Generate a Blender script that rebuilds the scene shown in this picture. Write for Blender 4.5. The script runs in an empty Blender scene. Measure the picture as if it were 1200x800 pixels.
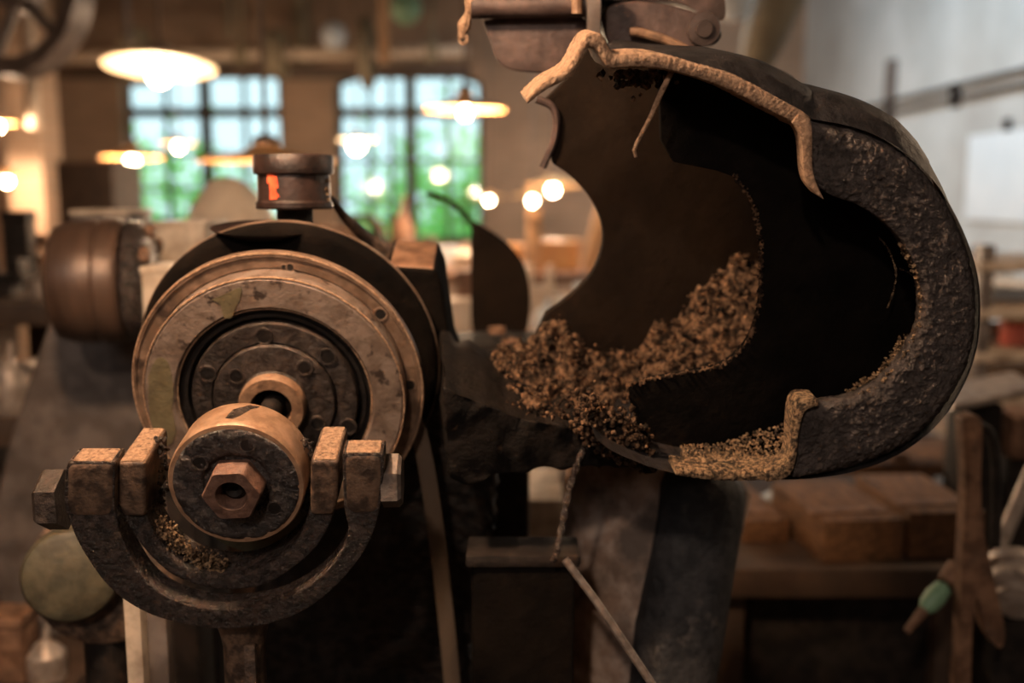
import bpy, bmesh, math, random
from mathutils import Vector, Matrix, noise

R = random.Random(7)
sc = bpy.context.scene
COL = sc.collection
PI = math.pi

# ------------------------------------------------------------------ camera
F = 35.0 / 36.0 * 1200.0
EYE = Vector((0.0, 0.0, 1.55))
PITCH = math.atan(170.0 / F)
cam_data = bpy.data.cameras.new('camera')
cam_data.lens = 35.0
cam_data.sensor_width = 36.0
cam_data.clip_start = 0.02
cam_data.clip_end = 200.0
cam_data.dof.use_dof = True
cam_data.dof.focus_distance = 0.955
cam_data.dof.aperture_fstop = 2.3
cam = bpy.data.objects.new('camera', cam_data)
COL.objects.link(cam)
cam.location = EYE
cam.rotation_euler = (PI / 2 - PITCH, 0, 0)
sc.camera = cam
FW = Vector((0, math.cos(PITCH), -math.sin(PITCH)))
UP = Vector((0, math.sin(PITCH), math.cos(PITCH)))
RT = Vector((1, 0, 0))

# ------------------------------------------------------------------ world, exposure
sc.view_settings.view_transform = 'Standard'
sc.view_settings.look = 'None'
sc.view_settings.exposure = 0.68
sc.view_settings.gamma = 1.0
sc.view_settings.use_curve_mapping = False
sc.cycles.max_bounces = 6
sc.cycles.transparent_max_bounces = 16
sc.cycles.use_denoising = True
sc.cycles.sample_clamp_indirect = 6.0
world = bpy.data.worlds.new('overcast_sky')
sc.world = world
world.use_nodes = True
bg = world.node_tree.nodes['Background']
bg.inputs[0].default_value = (0.70, 0.92, 1.0, 1)
bg.inputs[1].default_value = 1.05


def light(name, kind, loc, energy, color, size=0.1, target=None, size_y=None, parent=None, base=None, spread=None):
    d = bpy.data.lights.new(name, kind)
    d.energy = energy
    d.color = color
    if kind == 'AREA':
        d.size = size
        if size_y:
            d.shape = 'RECTANGLE'
            d.size_y = size_y
        if spread:
            d.spread = spread
    else:
        d.shadow_soft_size = size
    o = bpy.data.objects.new(name, d)
    COL.objects.link(o)
    o.location = Vector(loc) - (base if base is not None else Vector((0, 0, 0)))
    if target is not None:
        o.rotation_euler = (Vector(target) - Vector(loc)).to_track_quat('-Z', 'Y').to_euler()
    if parent:
        o.parent = parent
    return o


WARM = (1.0, 0.68, 0.43)
light('cool_wall_fill', 'AREA', (1.0, 7.6, 4.5), 200, (0.74, 0.90, 1.0), 2.6, target=(3.6, 8.6, 2.4), size_y=3.0)  # added area light below the ceiling cools the right wall; no roof opening
light('front_fill', 'AREA', (-1.5, -2.2, 3.0), 9, (0.95, 0.90, 0.86), 1.2, target=(0, 1.1, 1.2))  # added unseen area fill from the front, no window there

# ------------------------------------------------------------------ helpers


def P(u, v, d):
    """the place seen at photo point u, v at depth d in front of the camera"""
    return EYE + (FW + RT * ((u - 600) / F) + UP * ((400 - v) / F)) * d


def PY(u, v, y):
    r = FW + RT * ((u - 600) / F) + UP * ((400 - v) / F)
    return EYE + r * ((y - EYE.y) / r.y)


class Frame:
    """a tilted machine axis: origin o, axis a (away), x (right), z (up)"""

    def __init__(s, u, v, d, vu, vv):
        s.o = P(u, v, d)
        s.a = (FW + RT * ((vu - 600) / F) + UP * ((400 - vv) / F)).normalized()
        s.x = (RT - s.a * RT.dot(s.a)).normalized()
        s.z = s.x.cross(s.a).normalized()

    def on(s, u, v, t):
        r = FW + RT * ((u - 600) / F) + UP * ((400 - v) / F)
        k = (s.o + s.a * t - EYE).dot(s.a) / r.dot(s.a)
        return EYE + r * k

    def pt(s, x, t, z):
        return s.o + s.x * x + s.a * t + s.z * z


class WF(Frame):
    """upright frame facing the camera at a place"""

    def __init__(s, o, yaw=0.0):
        s.o = Vector(o)
        s.a = Vector((-math.sin(yaw), math.cos(yaw), 0))
        s.x = Vector((math.cos(yaw), math.sin(yaw), 0))
        s.z = Vector((0, 0, 1))


def new():
    return bmesh.new()


def ring_pts(fr, c, r, n, ph=0.0):
    return [c + fr.x * (r * math.cos(ph + 2 * PI * i / n)) + fr.z * (r * math.sin(ph + 2 * PI * i / n)) for i in range(n)]


def lathe(bm, fr, prof, n=72, c=None, ph=0.0, caps=True):
    """prof: list of (radius, t) turned about the axis of fr; fr.a is the axis"""
    c = c or fr.o
    rings = []
    for r, t in prof:
        rings.append([bm.verts.new(p) for p in ring_pts(fr, c + fr.a * t, max(r, 1e-4), n, ph)])
    for k in range(len(rings) - 1):
        A, B = rings[k], rings[k + 1]
        for i in range(n):
            j = (i + 1) % n
            bm.faces.new((A[i], A[j], B[j], B[i]))
    if caps:
        bm.faces.new(rings[0])
        bm.faces.new(rings[-1])
    return bm


def axis_frame(o, a):
    f = WF(o)
    f.a = Vector(a).normalized()
    h = Vector((0, 0, 1)) if abs(f.a.z) < 0.9 else Vector((0, 1, 0))
    f.x = f.a.cross(h).normalized()
    f.z = f.x.cross(f.a).normalized()
    return f


def rod(bm, p0, p1, r, n=14, r1=None):
    p0, p1 = Vector(p0), Vector(p1)
    L = (p1 - p0).length
    r1 = r if r1 is None else r1
    return lathe(bm, axis_frame(p0, p1 - p0), [(r, 0), (r1, L)], n)


def hexhead(bm, p0, p1, r):
    L = (Vector(p1) - Vector(p0)).length
    return lathe(bm, axis_frame(p0, Vector(p1) - Vector(p0)), [(r, 0), (r, L * .82), (r * .86, L)], 6, ph=PI / 6)


def bevel(bm, w, seg=2, geom=None, ang=0.5):
    es = [e for e in (geom or bm.edges) if len(e.link_faces) == 2 and e.calc_face_angle(0) > ang]
    if es and w > 0:
        bmesh.ops.bevel(bm, geom=es, offset=w, segments=seg, profile=0.6, affect='EDGES', clamp_overlap=True)
    return bm


def prism(bm, front, back, bev=0.0, seg=3):
    A = [bm.verts.new(p) for p in front]
    B = [bm.verts.new(p) for p in back]
    n = len(A)
    fs = [bm.faces.new(A), bm.faces.new(B[::-1])]
    for i in range(n):
        fs.append(bm.faces.new((A[i], B[i], B[(i + 1) % n], A[(i + 1) % n])))
    if bev:
        bmesh.ops.recalc_face_normals(bm, faces=fs)
        es = set()
        for f in fs:
            es.update(f.edges)
        bevel(bm, bev, seg, list(es))
    return bm


def trace(bm, fr, pts, t0, t1, bev=0.0, seg=3):
    fpts = [fr.on(u, v, t0) for u, v in pts]
    return prism(bm, fpts, [p + fr.a * (t1 - t0) for p in fpts], bev, seg)


def box(bm, c, sx, sy, sz, bev=0.004, fr=None, seg=2):
    """c is the centre of the base"""
    fr = fr or WF(c)
    c = Vector(c)
    f = []
    for x, z in ((-1, 0), (1, 0), (1, 1), (-1, 1)):
        f.append(c + fr.x * (x * sx / 2) + fr.z * (z * sz) - fr.a * (sy / 2))
    return prism(bm, f, [p + fr.a * sy for p in f], bev, seg)


def tube(bm, pts, r, n=10, closed=False, jit=0.0):
    pts = [Vector(p) for p in pts]
    rings = []
    N = len(pts)
    prev = None
    for i, p in enumerate(pts):
        q0 = pts[(i - 1) % N] if (closed or i > 0) else p
        q1 = pts[(i + 1) % N] if (closed or i < N - 1) else p
        tan = (q1 - q0).normalized()
        if prev is None:
            h = Vector((0, 0, 1)) if abs(tan.z) < 0.9 else Vector((1, 0, 0))
            x = tan.cross(h).normalized()
        else:
            x = (prev - tan * prev.dot(tan)).normalized()
        prev = x
        z = tan.cross(x)
        rr = r[i] if isinstance(r, (list, tuple)) else r
        rr *= 1 + (R.uniform(-jit, jit) if jit else 0)
        rings.append([bm.verts.new(p + (x * math.cos(2 * PI * k / n) + z * math.sin(2 * PI * k / n)) * rr) for k in range(n)])
    m = N if closed else N - 1
    for i in range(m):
        A, B = rings[i], rings[(i + 1) % N]
        for k in range(n):
            bm.faces.new((A[k], A[(k + 1) % n], B[(k + 1) % n], B[k]))
    if not closed:
        bm.faces.new(rings[0])
        bm.faces.new(rings[-1])
    return bm


def smooth_path(pts, per=6):
    """Catmull-Rom through points of any dimension"""
    out = []
    n = len(pts)
    for i in range(n - 1):
        p0, p1, p2, p3 = pts[max(i - 1, 0)], pts[i], pts[i + 1], pts[min(i + 2, n - 1)]
        for k in range(per):
            t = k / per
            out.append(tuple(0.5 * (2 * b + (c - a) * t + (2 * a - 5 * b + 4 * c - d) * t * t + (3 * b - a - 3 * c + d) * t ** 3)
                             for a, b, c, d in zip(p0, p1, p2, p3)))
    out.append(tuple(pts[-1]))
    return out


ICO = {}


def ico(sub):
    if sub not in ICO:
        t = bmesh.new()
        bmesh.ops.create_icosphere(t, subdivisions=sub, radius=1.0)
        t.verts.index_update()
        ICO[sub] = ([v.co.copy() for v in t.verts], [[v.index for v in f.verts] for f in t.faces])
        t.free()
    return ICO[sub]


def lump(bm, c, r, sub=1, amp=0.35, sq=(1, 1, 1)):
    vs, fs = ico(sub)
    c = Vector(c)
    off = Vector((R.uniform(-50, 50), R.uniform(-50, 50), R.uniform(-50, 50)))
    nv = []
    for co in vs:
        k = r * (1 + amp * noise.noise(co * 1.7 + off) * 1.6)
        nv.append(bm.verts.new((c.x + co.x * sq[0] * k, c.y + co.y * sq[1] * k, c.z + co.z * sq[2] * k)))
    for f in fs:
        bm.faces.new([nv[q] for q in f])


def roughen(bm, amp, scale, off=0.0):
    bm.normal_update()
    for v in bm.verts:
        v.co += v.normal * amp * noise.noise(v.co * scale + Vector((off, off * .7, 0)))


ROOTLOC = {}


def obj(name, bm, mat, parent=None, base=None, sharp=0.6, label=None):
    """one mesh object; bm is in world space and is moved into its parent's (or base's) space"""
    bmesh.ops.recalc_face_normals(bm, faces=bm.faces)
    loc = ROOTLOC.get(parent.name) if parent else (Vector(base) if base is not None else None)
    if loc is None:
        lo = Vector((min(v.co.x for v in bm.verts), min(v.co.y for v in bm.verts), min(v.co.z for v in bm.verts)))
        hi = Vector((max(v.co.x for v in bm.verts), max(v.co.y for v in bm.verts), max(v.co.z for v in bm.verts)))
        loc = Vector(((lo.x + hi.x) / 2, (lo.y + hi.y) / 2, lo.z))
    bmesh.ops.translate(bm, vec=-loc, verts=bm.verts)
    for e in bm.edges:
        e.smooth = not (len(e.link_faces) == 2 and e.calc_face_angle(0) > sharp)
    for f in bm.faces:
        f.smooth = True
    me = bpy.data.meshes.new(name)
    bm.to_mesh(me)
    bm.free()
    me.materials.append(mat)
    o = bpy.data.objects.new(name, me)
    COL.objects.link(o)
    if parent:
        o.parent = parent
    else:
        o.location = loc
    ROOTLOC[o.name] = loc
    if label:
        o['label'] = label
    return o


def tag(o, label, cat, group=None, kind=None):
    o['label'] = label
    o['category'] = cat
    if group:
        o['group'] = group
    if kind:
        o['kind'] = kind
    return o


def thing(name, label, cat, loc, group=None):
    o = bpy.data.objects.new(name, None)
    o.empty_display_size = 0.02
    COL.objects.link(o)
    o.location = loc
    ROOTLOC[o.name] = Vector(loc)
    return tag(o, label, cat, group)


def struct(name, bm, mat, parent=None):
    o = obj(name, bm, mat, parent)
    if not parent:
        o['kind'] = 'structure'
    return o


# ------------------------------------------------------------------ materials
def mat(name, c1, c2, c3=None, scale=20.0, rough=(0.35, 0.7), metal=0.0, bump=0.3, bscale=None, detail=8.0,
        lo=0.35, hi=0.65, spec=0.5, c3amt=(0.55, 0.7), stretch=None, c3scale=None, bdist=0.005):
    m = bpy.data.materials.new(name)
    m.use_nodes = True
    nt = m.node_tree
    N, Lk = nt.nodes, nt.links
    bs = N['Principled BSDF']
    tc = N.new('ShaderNodeTexCoord')
    vec = tc.outputs['Object']
    if stretch:
        mp = N.new('ShaderNodeMapping')
        mp.inputs['Scale'].default_value = stretch
        Lk.new(vec, mp.inputs['Vector'])
        vec = mp.outputs['Vector']

    def nz(s, d=detail, r=0.6):
        n = N.new('ShaderNodeTexNoise')
        n.inputs['Scale'].default_value = s
        n.inputs['Detail'].default_value = d
        n.inputs['Roughness'].default_value = r
        Lk.new(vec, n.inputs['Vector'])
        return n.outputs['Fac']

    def ramp(x, a, b):
        r = N.new('ShaderNodeMapRange')
        r.inputs['From Min'].default_value = a
        r.inputs['From Max'].default_value = b
        Lk.new(x, r.inputs['Value'])
        return r.outputs['Result']

    def mixc(f, a, b):
        x = N.new('ShaderNodeMix')
        x.data_type = 'RGBA'
        Lk.new(f, x.inputs[0])
        for s, c in ((x.inputs[6], a), (x.inputs[7], b)):
            if isinstance(c, tuple):
                s.default_value = (*c, 1)
            else:
                Lk.new(c, s)
        return x.outputs[2]
    f1 = ramp(nz(scale), lo, hi)
    col = mixc(f1, c1, c2)
    if c3:
        f3 = ramp(nz(c3scale or scale * 0.37, 6), *c3amt)
        col = mixc(f3, col, c3)
    Lk.new(col, bs.inputs['Base Color'])
    rr = N.new('ShaderNodeMapRange')
    rr.inputs['To Min'].default_value = rough[0]
    rr.inputs['To Max'].default_value = rough[1]
    Lk.new(nz(scale * 1.7), rr.inputs['Value'])
    Lk.new(rr.outputs['Result'], bs.inputs['Roughness'])
    bs.inputs['Metallic'].default_value = metal
    bs.inputs['Specular IOR Level'].default_value = spec
    if bump:
        b = N.new('ShaderNodeBump')
        b.inputs['Strength'].default_value = bump
        b.inputs['Distance'].default_value = bdist
        Lk.new(nz(bscale or scale * 3, 10, 0.65), b.inputs['Height'])
        Lk.new(b.outputs['Normal'], bs.inputs['Normal'])
    return m


def emit(name, col, s):
    m = bpy.data.materials.new(name)
    m.use_nodes = True
    nt = m.node_tree
    bs = nt.nodes['Principled BSDF']
    bs.inputs['Base Color'].default_value = (*col, 1)
    bs.inputs['Emission Color'].default_value = (*col, 1)
    bs.inputs['Emission Strength'].default_value = s
    return m


def brickmat(name, c1, c2, mortar, sx=0.24, sy=0.075, axis='XZ'):
    m = bpy.data.materials.new(name)
    m.use_nodes = True
    nt = m.node_tree
    N, Lk = nt.nodes, nt.links
    bs = N['Principled BSDF']
    tc = N.new('ShaderNodeTexCoord')
    mp = N.new('ShaderNodeMapping')
    mp.inputs['Rotation'].default_value = (PI / 2, 0, 0) if axis == 'XZ' else (PI / 2, 0, PI / 2)
    if axis != 'XZ':
        mp.vector_type = 'TEXTURE'
        mp.inputs['Rotation'].default_value = (PI / 2, 0, PI / 2)
    else:
        mp.vector_type = 'TEXTURE'
    Lk.new(tc.outputs['Object'], mp.inputs['Vector'])
    b = N.new('ShaderNodeTexBrick')
    b.inputs['Color1'].default_value = (*c1, 1)
    b.inputs['Color2'].default_value = (*c2, 1)
    b.inputs['Mortar'].default_value = (*mortar, 1)
    b.inputs['Scale'].default_value = 1.0
    b.inputs['Brick Width'].default_value = sx
    b.inputs['Row Height'].default_value = sy
    b.inputs['Mortar Size'].default_value = 0.008
    Lk.new(mp.outputs['Vector'], b.inputs['Vector'])
    n = N.new('ShaderNodeTexNoise')
    n.inputs['Scale'].default_value = 1.3
    n.inputs['Detail'].default_value = 6
    Lk.new(tc.outputs['Object'], n.inputs['Vector'])
    mx = N.new('ShaderNodeMix')
    mx.data_type = 'RGBA'
    mx.blend_type = 'MULTIPLY'
    mx.inputs[0].default_value = 0.7
    Lk.new(b.outputs['Color'], mx.inputs[6])
    Lk.new(n.outputs['Fac'], mx.inputs[7])
    Lk.new(mx.outputs[2], bs.inputs['Base Color'])
    bs.inputs['Roughness'].default_value = 0.9
    bp = N.new('ShaderNodeBump')
    bp.inputs['Strength'].default_value = 0.5
    bp.inputs['Distance'].default_value = 0.01
    Lk.new(b.outputs['Fac'], bp.inputs['Height'])
    bp.invert = True
    Lk.new(bp.outputs['Normal'], bs.inputs['Normal'])
    return m


M = {}
M['grease'] = mat('greasy_black_iron', (0.011, 0.0075, 0.0065), (0.048, 0.031, 0.026), (0.10, 0.062, 0.047), 110, (0.12, 0.4), 0.1, 1.0, 200, spec=0.8, c3amt=(0.6, 0.74), lo=0.42, hi=0.58)
M['grease_face'] = mat('tarry_black_face', (0.016, 0.012, 0.012), (0.05, 0.039, 0.036), (0.10, 0.075, 0.066), 110, (0.10, 0.38), 0.1, 1.0, 150, spec=0.8, c3amt=(0.58, 0.72), lo=0.42, hi=0.58)
M['pedestal'] = mat('pitted_black_iron', (0.006, 0.0045, 0.004), (0.034, 0.024, 0.020), (0.007, 0.0055, 0.005), 60, (0.35, 0.7), 0.05, 1.0, 90, spec=0.4, lo=0.42, hi=0.58)
M['iron'] = mat('worn_brown_iron', (0.05, 0.032, 0.024), (0.16, 0.10, 0.068), (0.025, 0.017, 0.014), 70, (0.3, 0.6), 0.15, 0.5, 180, c3amt=(0.55, 0.68), lo=0.42, hi=0.58)
M['bright_iron'] = mat('rubbed_bronze_iron', (0.24, 0.14, 0.085), (0.36, 0.22, 0.14), (0.06, 0.038, 0.028), 60, (0.28, 0.5), 0.2, 0.25, 160, c3amt=(0.66, 0.76), lo=0.42, hi=0.58)
M['disc'] = mat('oiled_steel_disc', (0.155, 0.110, 0.086), (0.235, 0.178, 0.147), (0.05, 0.034, 0.028), 40, (0.25, 0.5), 0.25, 0.4, 170, c3amt=(0.57, 0.64), c3scale=55, lo=0.42, hi=0.58)
M['rim'] = mat('dull_bronze_rim', (0.13, 0.083, 0.057), (0.225, 0.148, 0.105), (0.05, 0.033, 0.026), 40, (0.25, 0.5), 0.25, 0.3, 150, c3amt=(0.6, 0.68), lo=0.42, hi=0.58)
M['olive'] = mat('olive_brass_paint', (0.11, 0.088, 0.05), (0.18, 0.148, 0.085), (0.06, 0.042, 0.028), 40, (0.4, 0.6), 0.2, 0.3, 150, c3amt=(0.6, 0.75))
M['mossy'] = mat('mossy_grey_iron', (0.045, 0.04, 0.026), (0.085, 0.075, 0.048), (0.03, 0.022, 0.015), 30, (0.4, 0.65), 0.1, 0.3, 120, lo=0.42, hi=0.58)
M['hub'] = mat('dark_hub_iron', (0.020, 0.015, 0.013), (0.050, 0.038, 0.033), (0.10, 0.072, 0.058), 90, (0.22, 0.5), 0.2, 0.6, 160, c3amt=(0.58, 0.75), lo=0.42, hi=0.58)
M['cup'] = mat('dark_red_brown_iron', (0.011, 0.006, 0.005), (0.034, 0.018, 0.015), (0.055, 0.032, 0.024), 45, (0.3, 0.55), 0.1, 0.3, 140, c3amt=(0.6, 0.75), lo=0.42, hi=0.58)
M['pit'] = mat('shade_black_pit', (0.004, 0.003, 0.003), (0.012, 0.009, 0.008), None, 60, (0.3, 0.6), 0, 0.3)  # near-black stands in for shade inside holes, recesses and the slot
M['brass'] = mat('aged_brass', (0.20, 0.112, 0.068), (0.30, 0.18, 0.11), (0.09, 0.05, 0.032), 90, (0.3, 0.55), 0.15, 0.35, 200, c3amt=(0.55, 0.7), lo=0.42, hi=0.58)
M['copper_nut'] = mat('rusty_copper_nut', (0.10, 0.052, 0.038), (0.17, 0.095, 0.07), (0.05, 0.028, 0.022), 110, (0.35, 0.6), 0.15, 0.4, 250, lo=0.42, hi=0.58)
M['cast'] = mat('rough_cast_iron', (0.044, 0.035, 0.033), (0.094, 0.076, 0.071), (0.15, 0.115, 0.10), 110, (0.24, 0.5), 0.3, 1.0, 170, c3amt=(0.6, 0.78), bdist=0.006, lo=0.42, hi=0.58)
M['cast_dark'] = mat('near_black_cast_iron', (0.0025, 0.002, 0.0018), (0.007, 0.005, 0.004), None, 20, (0.7, 0.95), 0, 0.5, 70, spec=0.06)
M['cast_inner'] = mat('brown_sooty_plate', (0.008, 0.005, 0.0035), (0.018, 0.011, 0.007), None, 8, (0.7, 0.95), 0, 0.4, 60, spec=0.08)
M['shell'] = mat('blue_black_shell', (0.009, 0.008, 0.009), (0.022, 0.019, 0.020), (0.035, 0.024, 0.018), 60, (0.45, 0.7), 0.0, 0.6, 120, spec=0.25, c3amt=(0.62, 0.8), lo=0.42, hi=0.58)
M['dust'] = mat('brown_grinding_dust', (0.018, 0.009, 0.005), (0.25, 0.145, 0.085), (0.012, 0.007, 0.004), 130, (0.7, 1.0), 0, 1.0, 300, spec=0.2, lo=0.40, hi=0.66, c3scale=60, c3amt=(0.5, 0.62))  # strong noise contrast paints shaded gaps and highlights into the dust
M['gold_dust'] = mat('golden_metal_grit', (0.06, 0.034, 0.018), (0.55, 0.36, 0.21), (0.03, 0.018, 0.011), 260, (0.3, 0.65), 0.2, 1.0, 500, lo=0.4, hi=0.62, c3scale=120, c3amt=(0.52, 0.62))
M['edge'] = mat('dusty_lit_edge', (0.26, 0.155, 0.095), (0.48, 0.30, 0.19), (0.10, 0.055, 0.033), 240, (0.6, 0.9), 0.05, 1.0, 350, lo=0.4, hi=0.6, c3scale=150, c3amt=(0.56, 0.68))  # dust tan; on the fork tops the same tan paints their light
M['purple'] = mat('purplish_brown_casting', (0.05, 0.031, 0.028), (0.095, 0.062, 0.055), (0.04, 0.026, 0.022), 30, (0.4, 0.65), 0.1, 0.4, 60, lo=0.42, hi=0.58)
M['red'] = mat('red_paint_mark', (0.75, 0.07, 0.025), (0.85, 0.16, 0.06), None, 90, (0.4, 0.6), 0, 0.2)
M['greycast'] = mat('grey_machine_paint', (0.085, 0.067, 0.06), (0.15, 0.122, 0.11), (0.05, 0.036, 0.03), 16, (0.35, 0.6), 0.05, 0.2, 40, lo=0.42, hi=0.58)
M['paleblock'] = mat('pale_worn_paint', (0.36, 0.28, 0.21), (0.52, 0.42, 0.33), (0.2, 0.14, 0.1), 25, (0.4, 0.7), 0, 0.2, 60, lo=0.42, hi=0.58)
M['drumiron'] = mat('smooth_brown_drum', (0.045, 0.026, 0.019), (0.10, 0.06, 0.043), None, 9, (0.3, 0.5), 0.2, 0.15, 60, stretch=(3, .3, .3))
M['bolt'] = mat('dark_bolt_steel', (0.10, 0.08, 0.07), (0.17, 0.14, 0.125), (0.05, 0.036, 0.03), 90, (0.25, 0.5), 0.2, 0.3, 150, lo=0.42, hi=0.58)
M['steel'] = mat('dull_steel', (0.26, 0.21, 0.18), (0.42, 0.35, 0.30), (0.14, 0.1, 0.08), 30, (0.3, 0.55), 0.3, 0.2, 60, lo=0.42, hi=0.58)
M['sleeve'] = mat('mottled_black_cone', (0.010, 0.010, 0.012), (0.030, 0.028, 0.030), (0.11, 0.092, 0.085), 40, (0.4, 0.7), 0.0, 0.8, 90, c3amt=(0.6, 0.75), c3scale=26, lo=0.42, hi=0.58)
M['tray'] = mat('sooty_tray', (0.004, 0.003, 0.0025), (0.010, 0.007, 0.006), (0.05, 0.03, 0.02), 40, (0.5, 0.9), 0, 0.8, 90, spec=0.15, c3amt=(0.66, 0.8), c3scale=60)
M['belt'] = mat('worn_leather_belt', (0.10, 0.070, 0.052), (0.18, 0.13, 0.095), (0.06, 0.04, 0.03), 9, (0.45, 0.7), 0, 0.3, 120, stretch=(1, 1, 0.25))
M['chute'] = mat('dusty_stained_duct', (0.30, 0.20, 0.15), (0.46, 0.35, 0.29), (0.10, 0.07, 0.055), 30, (0.5, 0.8), 0, 0.5, 60, c3amt=(0.42, 0.60), c3scale=11, lo=0.42, hi=0.58)
M['wood'] = mat('oiled_brown_wood', (0.11, 0.050, 0.022), (0.20, 0.098, 0.044), (0.05, 0.025, 0.012), 18, (0.5, 0.8), 0, 0.3, 40, stretch=(6, 1, 6), lo=0.42, hi=0.58)
M['lightwood'] = mat('pale_pine_wood', (0.42, 0.24, 0.12), (0.58, 0.36, 0.2), None, 8, (0.5, 0.8), 0, 0.2, 40, stretch=(6, 6, 1))
M['darkwood'] = mat('dark_stained_wood', (0.035, 0.02, 0.013), (0.075, 0.043, 0.027), None, 9, (0.5, 0.8), 0, 0.3, 40)
M['rust'] = mat('rusty_iron', (0.12, 0.06, 0.034), (0.24, 0.13, 0.078), (0.06, 0.036, 0.026), 30, (0.5, 0.8), 0.1, 0.4, 60, lo=0.42, hi=0.58)
M['black'] = mat('black_iron', (0.007, 0.005, 0.0045), (0.020, 0.0145, 0.012), None, 30, (0.55, 0.8), 0.0, 0.4, 90, spec=0.25, lo=0.42, hi=0.58)
M['green'] = mat('pale_green_paint', (0.16, 0.30, 0.19), (0.24, 0.40, 0.26), None, 15, (0.4, 0.6), 0, 0.1)
M['redbox'] = mat('faded_red_paint', (0.5, 0.10, 0.07), (0.6, 0.17, 0.12), None, 15, (0.4, 0.6), 0, 0.1)
M['yellow'] = mat('ochre_yellow_paint', (0.6, 0.42, 0.13), (0.7, 0.5, 0.2), None, 15, (0.4, 0.6), 0, 0.1)
M['cream'] = mat('cream_enamel', (0.58, 0.46, 0.35), (0.68, 0.56, 0.44), (0.4, 0.3, 0.22), 6, (0.4, 0.6), 0, 0.1)
M['white'] = mat('white_board_face', (0.50, 0.57, 0.63), (0.57, 0.63, 0.68), None, 3, (0.5, 0.7), 0, 0.05)
M['shade'] = mat('orange_brown_enamel', (0.60, 0.30, 0.11), (0.72, 0.40, 0.17), None, 8, (0.4, 0.6), 0, 0.1)
M['shade_white'] = mat('cream_white_enamel', (0.85, 0.70, 0.48), (0.9, 0.78, 0.58), None, 8, (0.4, 0.6), 0, 0.1)
M['cord'] = mat('brown_cord', (0.10, 0.065, 0.045), (0.16, 0.11, 0.08), None, 30, (0.7, 0.9), 0, 0.2)
M['bulb'] = emit('glowing_bulb', (1.0, 0.80, 0.52), 26.0)
M['bulb_dim'] = emit('dim_bulb', (1.0, 0.72, 0.45), 6.5)
M['plaster'] = mat('grey_plaster', (0.36, 0.385, 0.395), (0.47, 0.495, 0.505), (0.29, 0.295, 0.29), 1.2, (0.8, 0.95), 0, 0.2, 20, c3amt=(0.5, 0.7))
M['concrete'] = mat('oily_concrete', (0.06, 0.045, 0.036), (0.12, 0.092, 0.072), (0.03, 0.022, 0.018), 2.2, (0.5, 0.8), 0, 0.3, 20)
M['ceiling'] = mat('dark_plank_ceiling', (0.10, 0.088, 0.058), (0.18, 0.155, 0.105), None, 3, (0.7, 0.9), 0, 0.3, 20, stretch=(1, 8, 1))
M['beam'] = mat('old_timber_beam', (0.13, 0.102, 0.066), (0.22, 0.18, 0.12), None, 5, (0.7, 0.9), 0, 0.3, 30)
M['brick'] = brickmat('sooty_brown_brick', (0.48, 0.31, 0.21), (0.37, 0.25, 0.17), (0.42, 0.33, 0.25))
M['brick_side'] = brickmat('sooty_brown_brick_side', (0.66, 0.36, 0.21), (0.5, 0.28, 0.17), (0.5, 0.38, 0.28), axis='YZ')
M['winframe'] = mat('dark_window_iron', (0.03, 0.032, 0.03), (0.06, 0.06, 0.055), None, 12, (0.5, 0.7), 0, 0.1)
M['grass'] = mat('sunlit_grass', (0.10, 0.30, 0.06), (0.2, 0.45, 0.1), None, 3, (0.8, 1), 0, 0.3)
M['bark'] = mat('tree_bark', (0.07, 0.05, 0.035), (0.12, 0.09, 0.06), None, 9, (0.8, 1), 0, 0.5)


def glassmat():
    m = bpy.data.materials.new('window_glass')
    m.use_nodes = True
    nt = m.node_tree
    nt.nodes.remove(nt.nodes['Principled BSDF'])
    tr = nt.nodes.new('ShaderNodeBsdfTransparent')
    tr.inputs[0].default_value = (0.93, 0.97, 0.96, 1)
    gl = nt.nodes.new('ShaderNodeBsdfGlossy')
    gl.inputs['Roughness'].default_value = 0.05
    mx = nt.nodes.new('ShaderNodeMixShader')
    mx.inputs[0].default_value = 0.06
    nt.links.new(tr.outputs[0], mx.inputs[1])
    nt.links.new(gl.outputs[0], mx.inputs[2])
    nt.links.new(mx.outputs[0], nt.nodes['Material Output'].inputs[0])
    return m


def leafmat():
    m = mat('green_leaves', (0.22, 0.52, 0.12), (0.42, 0.78, 0.26), None, 1.5, (0.5, 0.8), 0, 0)
    nt = m.node_tree
    bs = nt.nodes['Principled BSDF']
    tl = nt.nodes.new('ShaderNodeBsdfTranslucent')
    tl.inputs[0].default_value = (0.50, 0.92, 0.30, 1)
    mx = nt.nodes.new('ShaderNodeMixShader')
    mx.inputs[0].default_value = 0.55
    nt.links.new(bs.outputs[0], mx.inputs[1])
    nt.links.new(tl.outputs[0], mx.inputs[2])
    nt.links.new(mx.outputs[0], nt.nodes['Material Output'].inputs[0])
    return m


M['glass'] = glassmat()
M['leaf'] = leafmat()

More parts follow.
